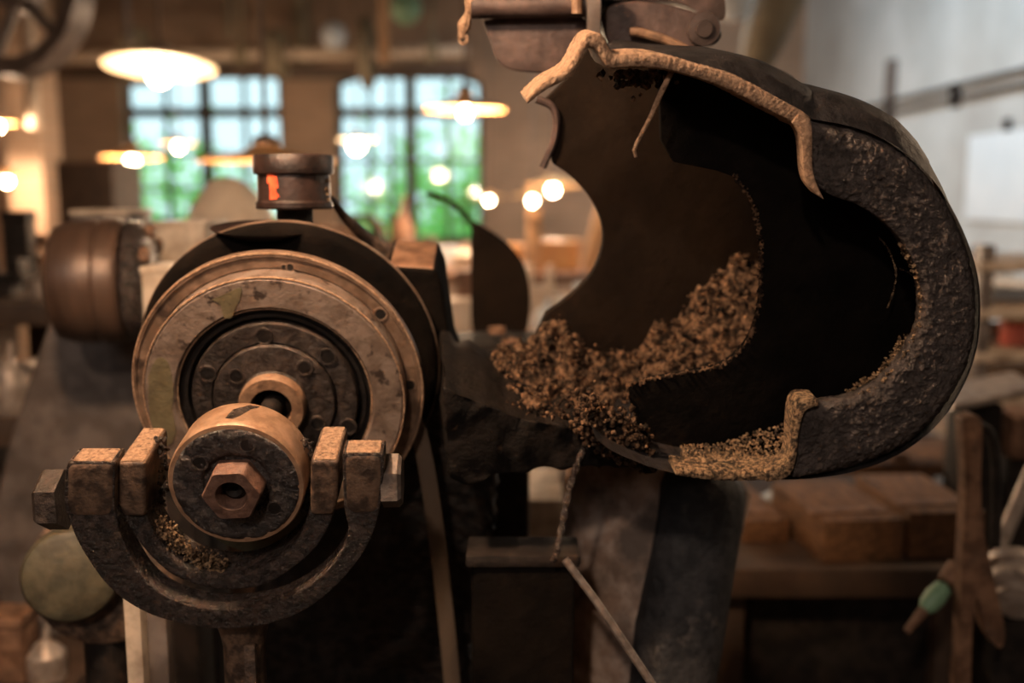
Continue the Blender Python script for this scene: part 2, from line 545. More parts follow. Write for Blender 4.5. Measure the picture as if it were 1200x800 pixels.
# ------------------------------------------------------------------ the room
XL, XR, YB, YF, ZC = -6.6, 3.7, 13.0, -4.0, 4.6
WT = 0.4
b = new(); box(b, ((XL + XR) / 2, (YB + YF) / 2, -0.2), XR - XL + 1, YB - YF + 1, 0.2, 0); struct('floor', b, M['concrete'])
b = new(); box(b, ((XL + XR) / 2, (YB + YF) / 2, ZC), XR - XL + 1, YB - YF + 1, 0.2, 0); struct('ceiling', b, M['ceiling'])
b = new(); box(b, (XR + 0.15, (YB + YF) / 2, 0), 0.3, YB - YF, ZC, 0); struct('wall_right', b, M['plaster'])
b = new(); box(b, (XL - 0.15, (YB + YF) / 2, 0), 0.3, YB - YF, ZC, 0); struct('wall_left', b, M['brick_side'])
b = new(); box(b, ((XL + XR) / 2, YF - 0.15, 0), XR - XL, 0.3, ZC, 0); struct('wall_front', b, M['brick'])

# window openings in the back wall: (x0, x1, sill, spring, crown)
WINS = []
for (ul, ur, vs, vspring, vtop) in ((146, 331, 262, 92, 70), (394, 566, 284, 98, 74)):
    WINS.append((PY(ul, 200, YB).x, PY(ur, 200, YB).x, PY(300, vs, YB).z, PY(300, vspring, YB).z, PY(300, vtop, YB).z))


def arch(x0, x1, zs, zt, n=14):
    return [(x0 + (x1 - x0) * i / n, zs + (zt - zs) * math.sin(PI * i / n) ** 0.75) for i in range(n + 1)]


b = new()
xs = [XL] + [v for w in WINS for v in (w[0], w[1])] + [XR]
for i in range(0, len(xs), 2):
    box(b, ((xs[i] + xs[i + 1]) / 2, YB + WT / 2, 0), xs[i + 1] - xs[i], WT, ZC, 0)
for (x0, x1, zs, zsp, zt) in WINS:
    box(b, ((x0 + x1) / 2, YB + WT / 2, 0), x1 - x0, WT, zs, 0)
    ar = arch(x0, x1, zsp, zt)
    for (xa, za), (xb, zb) in zip(ar[:-1], ar[1:]):
        f = [Vector((xa, YB, za)), Vector((xb, YB, zb)), Vector((xb, YB, ZC)), Vector((xa, YB, ZC))]
        prism(b, f, [p + Vector((0, WT, 0)) for p in f])
struct('wall_back', b, M['brick'])

for k, (x0, x1, zs, zsp, zt) in enumerate(WINS):
    w = bpy.data.objects.new('window_%d' % (k + 1), None)
    COL.objects.link(w)
    w.location = ((x0 + x1) / 2, YB + 0.2, zs)
    w['kind'] = 'structure'
    ROOTLOC[w.name] = Vector(w.location)
    y = YB + 0.2
    b = new()
    ar = arch(x0 + .03, x1 - .03, zsp, zt - .03)
    tube(b, [(x0 + .03, y, zs + .03)] + [(a, y, z) for a, z in ar] + [(x1 - .03, y, zs + .03)], 0.045, 6, closed=True)
    obj('window_frame', b, M['winframe'], w)
    b = new()
    fx = (0.5, 0.25, 0.75) if k == 0 else (0.50, 0.22, 0.37, 0.76)
    for f in fx:
        xm = x0 + (x1 - x0) * f
        zm = zsp + (zt - zsp) * math.sin(PI * f) ** .75
        box(b, (xm, y, zs), 0.15 if f == .5 else 0.055, 0.06, zm - zs - .02, 0)
    zh = PY(300, 131, YB).z
    box(b, ((x0 + x1) / 2, y, zh - .06), x1 - x0, 0.05, 0.13, 0)
    for f in (0.3, 0.62):
        box(b, ((x0 + x1) / 2, y, zs + (zh - zs) * f), x1 - x0, 0.04, 0.04, 0)
    obj('muntins', b, M['winframe'], w)
    b = new()
    pts = [Vector((x0 + .02, y + .02, zs + .02))] + [Vector((a, y + .02, z)) for a, z in ar] + [Vector((x1 - .02, y + .02, zs + .02))]
    prism(b, pts, [p + Vector((0, .006, 0)) for p in pts])
    obj('glass_pane', b, M['glass'], w)

# outside the windows
b = new(); box(b, (-2, 40, -0.3), 90, 50, 0.2, 0); o = struct('ground', b, M['grass'])


def tree(x, y, h, rad, n, label):
    t = thing('tree', label, 'tree', (x, y, -0.1))
    b = new()
    rod(b, (x, y, -0.1), (x + .2, y, h * .7), 0.16, 8, 0.06)
    obj('trunk', b, M['bark'], t)
    b = new()
    cl = [(Vector((x + R.uniform(-rad, rad), y + R.uniform(-rad * .6, rad * .6), h * R.uniform(.12, 1.0))), R.uniform(.45, .95)) for _ in range(20)]
    for _ in range(n):
        c, r = R.choice(cl)
        p = c + Vector((R.gauss(0, 1), R.gauss(0, 1), R.gauss(0, 1))) * r * .55
        if p.z < 0.1 or p.y < YB + 1:
            continue
        s = R.uniform(.06, .16)
        a = Vector((R.uniform(-1, 1), R.uniform(-1, 1), R.uniform(-1, 1))).normalized() * s
        c2 = a.orthogonal().normalized() * s * .6
        vs = [b.verts.new(p + q) for q in (a, c2, -a, -c2)]
        b.faces.new(vs)
    obj('foliage', b, M['leaf'], t)


tree(-0.95, 17.5, 2.5, 0.9, 1000, 'bushy green tree behind the right half of the right-hand arched window')
tree(-2.9, 22.5, 2.0, 0.9, 420, 'loose pale tree behind the left half of the right-hand arched window')
tree(-6.2, 19.0, 2.4, 0.8, 520, 'bright green tree behind the left part of the left-hand arched window')
tree(-6.9, 27.0, 1.6, 0.9, 300, 'low green bush behind the right part of the left-hand arched window')

# ceiling timbers and the line shaft
for i, y in enumerate((4.5, 7.0, 9.5, 12.0)):
    b = new(); box(b, ((XL + XR) / 2, y, ZC - .32), XR - XL, 0.24, 0.32, 0.01)
    tag(obj('ceiling_beam', b, M['beam']), 'wide timber ceiling beam, %s from the arched windows' % ('fourth', 'third', 'second', 'nearest')[i], 'beam', 'timber beams across the ceiling')


def hanging_shaft():
    A, B = PY(-40, 69, 10.5), PY(548, 60, 10.5)
    t = thing('line_shaft', 'pale horizontal drive shaft running above both arched windows', 'shaft', A)
    b = new(); rod(b, A, B, 0.062, 14); obj('shaft', b, M['paleblock'], t)
    for f in (.12, .55, .93):
        c = A.lerp(B, f)
        b = new(); box(b, (c.x, c.y, c.z - .1), .12, .16, .2, .01); rod(b, c, (c.x, c.y, ZC), .03, 8); obj('hanger', b, M['beam'], t)
    for f, r, wd in ((.34, .3, .14), (.62, .24, .16), (.8, .36, .1)):
        c = A.lerp(B, f)
        b = new(); lathe(b, axis_frame(c, (1, 0, 0)), [(.07, -wd / 2), (r, -wd / 2), (r, wd / 2), (.07, wd / 2)], 32); obj('pulley', b, M['beam'], t)


hanging_shaft()
b = new(); box(b, PY(330, 92, 11.4) + Vector((-1.2, 0, 0)), 6.6, 0.16, 0.13, .01)
tag(obj('timber_rail', b, M['darkwood']), 'dark horizontal timber rail just under the pale drive shaft', 'rail')

# big blurred pulley top left
c = P(22, -8, 4.6)
t = thing('overhead_pulley', 'large grey spoked pulley wheel hanging in the top left corner', 'pulley', c)
fr = axis_frame(c, (0.35, 1, -0.1))
b = new(); lathe(b, fr, [(.30, -.05), (.385, -.06), (.385, .06), (.30, .05)], 48, caps=False); lathe(b, fr, [(.30, .05), (.30, -.05)], 48, caps=False); obj('wheel_rim', b, M['greycast'], t)
for k in range(5):
    a = k * 2 * PI / 5 + .5
    b = new(); rod(b, c, c + (fr.x * math.cos(a) + fr.z * math.sin(a)) * .32, .03, 8, .022); obj('spoke', b, M['greycast'], t)
b = new(); lathe(b, fr, [(.08, -.07), (.08, .07)], 20); rod(b, c, (c.x, c.y, ZC), .03, 8); obj('hub', b, M['greycast'], t)

# vertical rods hanging from the ceiling
for (u, v1, d, r, m, lab) in ((451, 74, 5.4, .03, 'lightwood', 'orange-lit wooden rod hanging above the right-hand arched window'),
                              (268, 46, 8.5, .035, 'beam', 'blurred brown rod hanging above the left-hand arched window'),
                              (150, 52, 8.0, .03, 'greycast', 'blurred grey rod hanging above the cream lamp shade'),
                              (355, 92, 12.3, .11, 'beam', 'brown timber post fixed between the two arched windows'),
                              (40, 150, 7.6, .05, 'paleblock', 'pale pipe hanging beside the big overhead pulley')):
    c = P(u, v1, d)
    t = thing('hanging_rod', lab, 'rod', c)
    b = new(); rod(b, c, (c.x, c.y, ZC), r, 12); obj('rod', b, M[m], t)
    b = new(); lathe(b, WF((c.x, c.y, ZC)), [(r * 2, 0), (r * 2, .01)], 16) if False else box(b, (c.x, c.y, ZC - .03), r * 5, r * 5, .03, .004); obj('ceiling_plate', b, M['black'], t)
for (u, v, d, r, lab, m) in ((391, 42, 9.2, .12, 'pale bluish glass insulator globe hanging near the drive shaft', 'white'),
                          (476, 10, 8.2, .13, 'greenish glass globe hanging at the top of the photo', 'green'),
                          (860, 2, 5.2, .10, 'pale grey globe hanging above the casting at top right', 'white')):
    c = P(u, v, d)
    t = thing('glass_globe', lab, 'globe', c - Vector((0, 0, r)))
    b = new(); lathe(b, axis_frame(c, (0, 0, 1)), [(r * math.cos(a), r * math.sin(a)) for a in [(-PI / 2 + .01 + (PI - .02) * i / 12) for i in range(13)]], 20); obj('globe', b, M[m], t)
    b = new(); rod(b, c + Vector((0, 0, r * .9)), (c.x, c.y, ZC), .012, 8); obj('hanger', b, M['cord'], t)

# ------------------------------------------------------------------ lamps


def lamp(u, v, d, wpx, label, power=18, bulb_r=.05, bright=True, shade='shade', group='enamel pendant lamps', dv=8, flat=.22, tilt=0.0):
    bulb_r *= .55
    power *= 1.6 if u > -100 else 1.0
    c = P(u, v, d)
    rs = wpx / 2 * d / F
    t = thing('pendant_lamp', label, 'lamp', c, group)
    up = Vector((0, tilt, 1)).normalized()
    fr = axis_frame(c, up)
    b = new()
    h = rs * flat
    lathe(b, fr, [(rs, -.004), (rs * 1.0, 0.006), (rs * .72, h * .45), (rs * .30, h), (rs * .22, h * 1.5), (rs * .2, h * 1.5), (rs * .27, h * .92), (rs * .70, h * .38)], 48, caps=False)
    lathe(b, fr, [(rs * .70, h * .38), (rs, -.004)], 48, caps=False)
    bmesh.ops.remove_doubles(b, verts=b.verts, dist=1e-5)
    obj('lamp_shade', b, M[shade], t)
    b = new(); lathe(b, fr, [(rs * .14, h * .9), (rs * .19, h * 1.5), (rs * .19, h * 2.3), (rs * .08, h * 2.7)], 20); obj('socket', b, M['cord'], t)
    bc = c + up * (-dv * d / F)
    b = new()
    lathe(b, axis_frame(bc, up), [(bulb_r * math.cos(a) if a < .9 else bulb_r * .45, bulb_r * math.sin(a) + (0 if a < .9 else bulb_r * .5)) for a in [(-PI / 2 + .02 + i * (PI - .04) / 12) for i in range(13)]], 20)
    obj('bulb', b, M['bulb'] if bright else M['bulb_dim'], t)
    b = new(); rod(b, c + up * h * 2.5, (c.x, c.y, ZC), .009, 8); obj('cord', b, M['cord'], t)
    if power:
        light('lamp_light', 'POINT', bc - up * (bulb_r + .02), power, WARM, .05, parent=t, base=c)
    return t


lamp(187, 78, 4.2, 128, 'largest pendant lamp, cream-white shade glowing, in front of the left-hand arched window', 7, .085, shade='shade_white', dv=10, flat=.16, tilt=.13)
lamp(545, 128, 5.5, 96, 'orange shade pendant lamp in front of the right-hand arched window', 40, .058, dv=4)
lamp(155, 184, 7.0, 72, 'small pendant lamp with orange shade at the left edge of the left-hand window', 45, .075, dv=5)
lamp(312, 188, 3.4, 160, 'wide orange pendant lamp partly hidden behind the dark oil cup', 14, .05, dv=-6, flat=.14)
lamp(648, 217, 7.8, 66, 'orange pendant lamp with the starry bulb beside the dark hood', 40, .075, dv=5)
lamp(624, 230, 9.2, 52, 'small pendant lamp just below left of the starry lamp', 26, .07, dv=5)
lamp(573, 231, 10.2, 40, 'small pendant lamp at the lower right corner of the right-hand window', 26, .065, dv=3)
lamp(209, 168, 9.6, 40, 'small bright pendant lamp in the middle of the left-hand window', 14, .075, dv=4)
lamp(418, 164, 8.4, 44, 'bright white pendant lamp at the left side of the right-hand window', 14, .11, dv=6, shade='shade_white')
lamp(-2, 144, 7.4, 40, 'upper of the two pendant lamps cut by the left photo edge', 30, .055, dv=4)
lamp(8, 208, 8.2, 50, 'lower of the two pendant lamps cut by the left photo edge', 30, .07, dv=4)
lamp(1145, 236, 8.6, 20, 'small peach-coloured bulb lamp left of the other, below the conduits', 9, .055, False, dv=6, group='small lamps on the right')
lamp(1177, 227, 8.4, 20, 'small peach-coloured bulb lamp in front of the white notice board', 9, .06, False, dv=6, group='small lamps on the right')
# assumed key lamp outside the view that lights the machine, then added point lights
ASSUMED_KEY = lamp(-150, -900, 0.62, 600, 'assumed pendant lamp added over the machine, outside the view, as its key light', 40, .09, dv=0, flat=.3)  # unseen lamp, assumed from the warm light on upward faces
light('added_rim_light', 'POINT', (1.85, 2.3, 2.2), 18, WARM, .06)  # added bare point light at right rear for warm hood rim highlights, no lamp
light('front_glint_light', 'POINT', (-0.35, -0.75, 2.45), 30, (1.0, 0.76, 0.58), .05)  # added unseen point light to raise highlights on iron and grease

# ------------------------------------------------------------------ grinding machine: pulley, roller, yoke
G = Frame(277, 568, 0.95, 564, -60)


def hole(parent, fr, u, v, t, r, name='screw_hole', m='pit', lip='hub'):
    c = fr.on(u, v, t)
    b = new()
    lathe(b, fr, [(r * 1.35, .0005), (r * 1.3, -.0012), (r, -.0012), (r * .92, .0005)], 20, c=c, caps=False)
    o = obj(name, b, M[lip], parent)
    b = new()
    lathe(b, fr, [(r * .98, -.0007), (r * .9, .004)], 18, c=c)  # flush black plug painted in place of an open, shaded hole
    obj('hole_bottom', b, M[m], o)


# machine pedestal and bearing housing
ped_base = G.on(470, 780, .36)
t = thing('machine_pedestal', 'dark rough pitted iron pedestal below the big pulley wheel', 'machine', (ped_base.x, ped_base.y, 0))
b = new()
pl = [(300, 560), (392, 545), (500, 470), (560, 470), (580, 560), (572, 660), (548, 760), (540, 900), (330, 900), (300, 800)]
trace(b, G, smooth_path(pl + [pl[0]], 4)[:-1], .30, .44, .012)
bmesh.ops.triangulate(b, faces=[f for f in b.faces if len(f.verts) > 4])
bmesh.ops.subdivide_edges(b, edges=b.edges, cuts=4, use_grid_fill=True)
bmesh.ops.subdivide_edges(b, edges=[e for e in b.edges if e.calc_length() > .02], cuts=1, use_grid_fill=True)
roughen(b, .010, 45); roughen(b, .007, 110, 3)
obj('column', b, M['pedestal'], t, sharp=1.2)
b = new(); box(b, (ped_base.x - .02, ped_base.y, 0), .26, .2, .1, .015); box(b, (ped_base.x - .02, ped_base.y, .1), .18, .14, .75, .02); obj('foot', b, M['black'], t)

hs = thing('bearing_housing', 'dark brown round bearing housing behind the pulley with an oil cup on top', 'housing', G.on(340, 430, .29))
b = new(); lathe(b, G, [(.10, .282), (.168, .282), (.176, .284), (.180, .288), (.1815, .292), (.178, .300), (.150, .312), (.10, .316)], 96, caps=False); hr = obj('housing_ring', b, M['cast_dark'], hs)
b = new(); lathe(b, G, [(.1800, .291), (.1822, .2915), (.1828, .2945), (.1822, .298), (.1800, .299)], 96, caps=False); obj('edge_bead', b, M['rim'], hr)  # bronze bead paints the lit edge of the dark ring
b = new(); lathe(b, G, [(.05, .245), (.14, .26), (.15, .30)], 64); obj('back_cover', b, M['black'], hs)
b = new()
trace(b, G, [(452, 312), (510, 316), (518, 335), (530, 420), (548, 470), (552, 560), (470, 560), (440, 400)], .31, .43, .006); lg = obj('side_lug', b, M['cast_dark'], hs)
b = new(); trace(b, G, [(456, 310.5), (508, 314), (508, 319), (456, 316)], .313, .427, .003); obj('lit_top', b, M['rust'], lg)  # paler slab paints a lit top on the dark lug
b = new()
trace(b, G, [(232, 296), (262, 280), (276, 292), (225, 345), (190, 400), (180, 380)], .31, .37, .005); obj('saddle', b, M['iron'], hs)
# oil cup
cc = P(346, 262, 1.20)
V = axis_frame(cc, (0, 0, 1))
px = 1.20 / F
oc = obj('oil_cup', lathe(new(), V, [(43 * px, 17 * px), (44.5 * px, 19 * px), (44.5 * px, 24 * px), (42 * px, 27 * px), (41.5 * px, 56 * px), (45.5 * px, 57.5 * px), (46 * px, 60 * px), (46 * px, 76 * px), (44 * px, 79 * px), (30 * px, 80 * px)], 64), M['cup'], hs)
b = new(); lathe(b, V, [(21 * px, -14 * px), (21 * px, 17 * px)], 32); obj('cup_stem', b, M['black'], oc)
b = new()
sc2 = P(312, 268, 1.19)
SV = axis_frame(sc2, (.03, -.12, 1))
lathe(b, SV, [(10 * px, -10 * px), (40 * px, -9 * px), (62 * px, 0), (63 * px, 1.5 * px), (40 * px, -6 * px), (10 * px, -7 * px)], 48)
obj('drip_saucer', b, M['cup'], hs)
b = new()
for z0, z1, w, a0 in ((40, 54, 12, -1.92), (28, 44, 10, -1.94), (46, 56, 10, -2.02), (30, 35, 12, -1.9)):
    pts = []
    for da, z in ((-w / 2, z0), (w / 2, z0 + 1), (w / 2 - 2, z1), (-w / 2 + 1, z1 + 1)):
        a = a0 + da / 42
        # V.x is to the side, V.z toward depth: find the side facing the camera
        pts.append((a, z))
    f1 = [cc + Vector((math.cos(a), math.sin(a), 0)) * 42.6 * px + Vector((0, 0, z * px)) for a, z in pts]
    prism(b, f1, [cc + Vector((math.cos(a), math.sin(a), 0)) * 41 * px + Vector((0, 0, z * px)) for a, z in pts])
obj('paint_mark', b, M['red'], oc, label='red paint mark on the oil cup')
b = new()
for k in range(16):
    a = -.25 + R.uniform(-.1, .1)
    lump(b, cc + Vector((math.cos(a), math.sin(a), 0)) * 42.5 * px + Vector((0, 0, R.uniform(24, 54) * px)), R.uniform(.0012, .0026), 1, .4)
obj('dust_streak', b, M['gold_dust'], oc)
b = new(); tube(b, [P(388, 232, 1.25), P(402, 252, 1.27), P(428, 278, 1.3), P(470, 310, 1.33)], [.004, .006, .009, .012], 8); obj('oil_pipe', b, M['iron'], hs)

# pulley wheel
pw = thing('pulley_wheel', 'large round bronze-brown flanged pulley wheel facing the camera', 'wheel', G.on(325, 600, .22))
b = new(); lathe(b, G, [(.146, .222), (.149, .2165), (.1612, .2165), (.1622, .2145), (.1655, .2150), (.1672, .218), (.1672, .226), (.1655, .230), (.150, .234), (.10, .240)], 128, caps=False); obj('rim_flange', b, M['rim'], pw)
b = new(); lathe(b, G, [(.110, .216), (.110, .193), (.1125, .1895), (.143, .1895), (.1465, .192), (.1475, .196), (.1475, .222)], 128, caps=False); obj('face_plate', b, M['disc'], pw)
b = new(); lathe(b, G, [(.111, .199), (.103, .200), (.1025, .196), (.0985, .196), (.0975, .204), (.0935, .206), (.0935, .215)], 96, caps=False); obj('recess_ring', b, M['pit'], pw)
b = new(); lathe(b, G, [(.0935, .22), (.0935, .194), (.092, .191), (.071, .190), (.0700, .195), (.0690, .20)], 96, caps=False); obj('hub_ring', b, M['hub'], pw)
b = new(); lathe(b, G, [(.0692, .20), (.0690, .189), (.0672, .186), (.039, .184), (.036, .18)], 96, caps=False); obj('hub_disc', b, M['hub'], pw)
b = new(); lathe(b, G, [(.0375, .186), (.0372, .171), (.0355, .168), (.0235, .168), (.0225, .171), (.022, .20)], 64, caps=False); obj('collar', b, M['brass'], pw, label='brass-coloured collar around the shaft')
b = new(); lathe(b, G, [(.012, .069), (.012, .19), (.024, .19), (.024, .195)], 32); obj('shaft', b, M['black'], pw)
for rr, tt, w in ((.1462, .1905, .0011), (.1658, .2152, .0012), (.1090, .1935, .0008)):
    b = new(); lathe(b, G, [(rr - w, tt), (rr - w * .5, tt - w), (rr + w * .5, tt - w * .8), (rr + w, tt + w * .6), (rr, tt + w)], 128, caps=False); obj('worn_edge', b, M['edge'], pw)
# olive patches of old paint on plate and rim
b = new()
def patch(pts, t, th=.0006):
    f = [G.on(u, v, t) for u, v in smooth_path(pts + [pts[0]], 4)[:-1]]
    prism(b, f, [p - G.a * -th for p in f])
patch([(174, 440), (184, 420), (197, 425), (203, 455), (202, 480), (206, 505), (200, 520), (188, 517), (176, 490)], .1888)
obj('paint_patch', b, M['olive'], pw, label='olive paint patch on the left of the plate')
b = new()
patch([(248, 351), (262, 345), (282, 337), (281, 350), (276, 360), (271, 372), (262, 371), (258, 357)], .1888)
obj('paint_patch', b, M['olive'], pw, label='olive paint patch at the top of the plate')
for u, v in ((309, 394), (243, 438), (384, 418), (408, 500)):
    hole(pw, G, u, v, .190, .0078)
for u, v in ((277, 441), (357, 431), (372, 496)):
    hole(pw, G, u, v, .184, .0072)
for u, v, r in ((446, 368, .0062), (480, 451, .0062), (340, 313, .004), (333, 313, .003), (221, 349, .003), (196, 376, .003)):
    hole(pw, G, u, v, .2165, r, lip='rim')
# drive belt
b = new()
bp = smooth_path([(452, 500), (476, 480), (486, 490), (496, 530), (506, 590), (514, 650), (521, 710), (528, 780), (536, 880)], 6)
L, Rr = [], []
for i, (u, v) in enumerate(bp):
    wv = 9.5 if v > 500 else 8
    L.append((u - wv, v + 1)); Rr.append((u + wv, v - 1))
pts = L + Rr[::-1]
trace(b, G, pts, .235, .242, .0018, 2)
tag(obj('drive_belt', b, M['belt']), 'narrow grey-brown leather drive belt hanging down right of the pulley wheel', 'belt')

# the roller
rl = thing('guide_roller', 'round bronze roller with tarry black face and hex nut in front of the pulley', 'roller', G.on(277, 642, 0))
b = new(); lathe(b, G, [(.057, .002), (.0585, -.0005), (.0635, .0), (.0648, .002), (.0650, .008), (.0645, .046), (.063, .049), (.020, .050)], 112, caps=False); obj('roller_drum', b, M['bright_iron'], rl)
b = new()
lathe(b, G, [(.0605, .004), (.0595, -.001), (.055, -.002), (.045, -.0015), (.036, -.0012), (.0325, .0005), (.031, .004), (.0305, .016), (.003, .017)], 112)
bmesh.ops.subdivide_edges(b, edges=[e for e in b.edges if e.calc_length() > .0045], cuts=1, use_grid_fill=True)
for v in b.verts:
    if (v.co - G.o).dot(G.a) < .002:
        v.co += G.a * (.0016 * noise.noise(v.co * 120) + .001 * noise.noise(v.co * 260))
obj('end_face', b, M['grease_face'], rl, sharp=1.3)
b = new(); lathe(b, G, [(.012, .016), (.0287, .016), (.0287, -.018), (.0262, -.0215), (.0150, -.0215), (.0135, -.019), (.0118, -.004), (.002, -.002)], 6 * 12, caps=False)
# shape the outside to a hexagon
for v in b.verts:
    w = v.co - G.o
    x, z, tt = w.dot(G.x), w.dot(G.z), w.dot(G.a)
    r = math.hypot(x, z)
    if r > .0158:
        a = math.atan2(z, x) - math.radians(2)
        k = math.cos(PI / 6) / math.cos((a % (PI / 3)) - PI / 6)
        v.co = G.o + G.a * tt + (G.x * x + G.z * z) * (k if tt > -.020 else min(1.0, k * 1.04))
obj('hex_nut', b, M['copper_nut'], rl, label='rusty copper-coloured hex nut')
b = new(); lathe(b, G, [(.0115, -.006), (.0075, -.010), (.003, -.006)], 24); obj('bolt_end', b, M['black'], rl)
for u, v in ((290, 521), (234, 542), (322, 595)):
    hole(rl, G, u, v, -.0014, .0062, lip='grease_face')
b = new(); lathe(b, G, [(.02, .052), (.064, .052), (.066, .056), (.066, .062), (.06, .066), (.02, .067)], 96, c=G.o + G.x * .002 - G.z * .046); obj('back_flange', b, M['olive'], rl, label='olive flange behind the roller')
b = new(); trace(b, G, [(271, 481), (283, 470), (297, 468), (304, 471), (294, 474), (289, 482), (277, 488)], .005, .0055)
gsv = [v for v in b.verts]
for v in gsv:   # lay the grease stain on the drum
    w = v.co - G.o
    x, z, tt = w.dot(G.x), w.dot(G.z), w.dot(G.a)
b.free()
b = new()
st = [(-.10, .012), (.02, .010), (.10, .018), (.20, .034), (.30, .042), (.16, .042), (.02, .034), (-.06, .030)]
def drum_pt(a, tt, r):
    return G.o + (G.x * math.sin(a) + G.z * math.cos(a)) * r + G.a * tt
prism(b, [drum_pt(a, tt, .0652) for a, tt in st], [drum_pt(a, tt, .0642) for a, tt in st])
obj('grease_mark', b, M['grease'], rl, label='black grease mark on the drum')

# the yoke
yk = thing('yoke_bracket', 'black greasy double U-shaped yoke bracket cradling the roller', 'bracket', G.on(285, 800, .0))


def uband(outer, inner):
    return smooth_path(outer, 5) + smooth_path(inner, 5)[::-1]


b = new()
trace(b, G, uband([(80, 541), (76, 556), (76, 590), (84, 618), (100, 650), (130, 690), (170, 717), (215, 731), (265, 737), (315, 731), (360, 713), (400, 680), (430, 640), (444, 600), (449, 560), (449, 531)],
                  [(135, 541), (134, 592), (140, 622), (153, 653), (177, 686), (214, 707), (265, 714), (317, 708), (359, 688), (391, 659), (408, 624), (403, 592), (401, 531)]), -.012, .016, .0115, 5)
fk = obj('outer_fork', b, M['grease'], yk)
for pts, tp in (([(79.5, 541), (76, 549), (75.5, 592), (81, 607), (131, 607), (134.5, 596), (135.5, 541)], [(85, 539), (131, 539), (131.5, 545), (84, 545)]),
                ([(400.5, 531), (449.5, 531), (450, 562), (446, 596), (441, 604), (408, 604), (402.5, 594)], [(405, 529), (445, 529), (446, 535), (404, 535)])):
    b = new(); trace(b, G, pts, -.013, .017, .0105, 5); ear = obj('fork_end', b, M['iron'], fk)
    b = new(); trace(b, G, tp, -.0105, .0145, .0022, 3); obj('lit_top', b, M['edge'], ear)  # tan slab paints the light falling on the fork end's top
b = new()
trace(b, G, uband([(138, 540), (139, 588), (148, 613), (166, 641), (195, 670), (229, 686), (268, 692), (310, 686), (345, 665), (372, 640), (389, 609), (395, 580), (396, 538)],
                  [(170, 540), (171, 590), (178, 620), (192, 642), (216, 662), (241, 671), (268, 674), (299, 669), (329, 652), (350, 630), (360, 604), (364, 580), (364, 538)]), .0, .045, .009, 4)
fk = obj('inner_fork', b, M['grease'], yk)
for pts, tp in (([(137.5, 541), (170.5, 541), (171.5, 600), (169, 606), (146, 606), (138.5, 592)], [(141, 539), (168, 539), (168, 545), (141, 545)]),
                ([(363.5, 539), (396.5, 539), (396, 584), (390, 604), (364, 604), (363, 590)], [(367, 537), (394, 537), (394, 543), (367, 543)])):
    b = new(); trace(b, G, pts, -.004, .068, .005, 4); ear = obj('fork_end', b, M['iron'], fk)
    b = new(); trace(b, G, tp, -.0025, .066, .002, 3); obj('lit_top', b, M['edge'], ear)  # overhead light put into the colour of a thin top strip
s = .95 / F
for (u, v, side, ln, m) in ((78, 585, -1, 28, 'grease'), (449, 563, 1, 23, 'steel')):
    c = G.on(u, v, .010)
    b = new(); hexhead(b, c, c + G.x * side * ln * s, 37 * s if side < 0 else 33 * s); obj('hex_bolt', b, M['hub' if side < 0 else 'bolt'], yk, label='steel hex bolt on the right ear' if side > 0 else None)
for (u0, u1, v) in ((108, 150, 541), (400, 446, 534)):
    c0, c1 = G.on(u0, v + 6, .045), G.on(u1, v + 6, .045)
    b = new(); hexhead(b, c0, c0 + (c1 - c0) * .45, .017); obj('lock_nut', b, M['iron'], yk)
    b = new(); hexhead(b, c0 + (c1 - c0) * .5, c1, .0185); obj('lock_nut', b, M['grease'], yk)
c = G.on(285, 722, .03)
b = new()
lathe(b, axis_frame(c, (0, 0, -1)), [(.030, -.005), (.024, .016), (.0215, .03), (.0215, .6)], 28)
box(b, c + Vector((.012, -.022, -.6)), .012, .008, .58, .002)
obj('stem', b, M['iron'], yk)
b = new()
for k in range(1100):
    q = smooth_path([(188, 616), (200, 632), (216, 648), (240, 661), (258, 665)], 8)
    u, v = q[R.randrange(len(q))]
    lump(b, G.on(u + R.gauss(0, 5), v + R.gauss(0, 6), R.uniform(.004, .03)), R.uniform(.0008, .0024), 1, .6)
tag(obj('metal_swarf', b, M['gold_dust']), 'golden metal filings caught between the roller and the yoke', 'filings', kind='stuff')
b = new()
for k in range(300):
    u = R.choice((R.uniform(172, 196), R.uniform(352, 366)))
    v = R.uniform(512, 600)
    lump(b, G.on(u, v, R.uniform(.03, .06)), R.uniform(.001, .003), 1, .5)
tag(obj('greasy_fluff', b, M['grease']), 'black greasy fluff stuck along both inner sides of the yoke', 'grease', kind='stuff')

# ------------------------------------------------------------------ things behind and under the pulley, left
c = P(112, 330, 1.75)
t = thing('belt_drum', 'round brown iron drum lying sideways left of the pulley wheel', 'drum', c - Vector((0, 0, .11)))
fr = axis_frame(c, (1, .18, .0))
s = 1.75 / F
b = new(); lathe(b, fr, [(20 * s, -50 * s), (48 * s, -47 * s), (66 * s, -38 * s), (71 * s, -22 * s), (72 * s, 0), (70 * s, 8 * s), (73 * s, 12 * s), (73 * s, 30 * s), (69 * s, 36 * s)], 56); obj('barrel', b, M['drumiron'], t)
b = new(); lathe(b, fr, [(68 * s, 38 * s), (72 * s, 42 * s), (70 * s, 56 * s), (55 * s, 66 * s), (20 * s, 72 * s), (18 * s, 150 * s)], 48); obj('end_flange', b, M['grease'], t)
for a in (.6, 1.5, 2.4, 3.6, 5.2):
    q = c + fr.a * 60 * s + (fr.x * math.cos(a) + fr.z * math.sin(a)) * 58 * s
    b = new(); hexhead(b, q, q + fr.a * 10 * s, 9 * s); obj('flange_bolt', b, M['rust'], t)


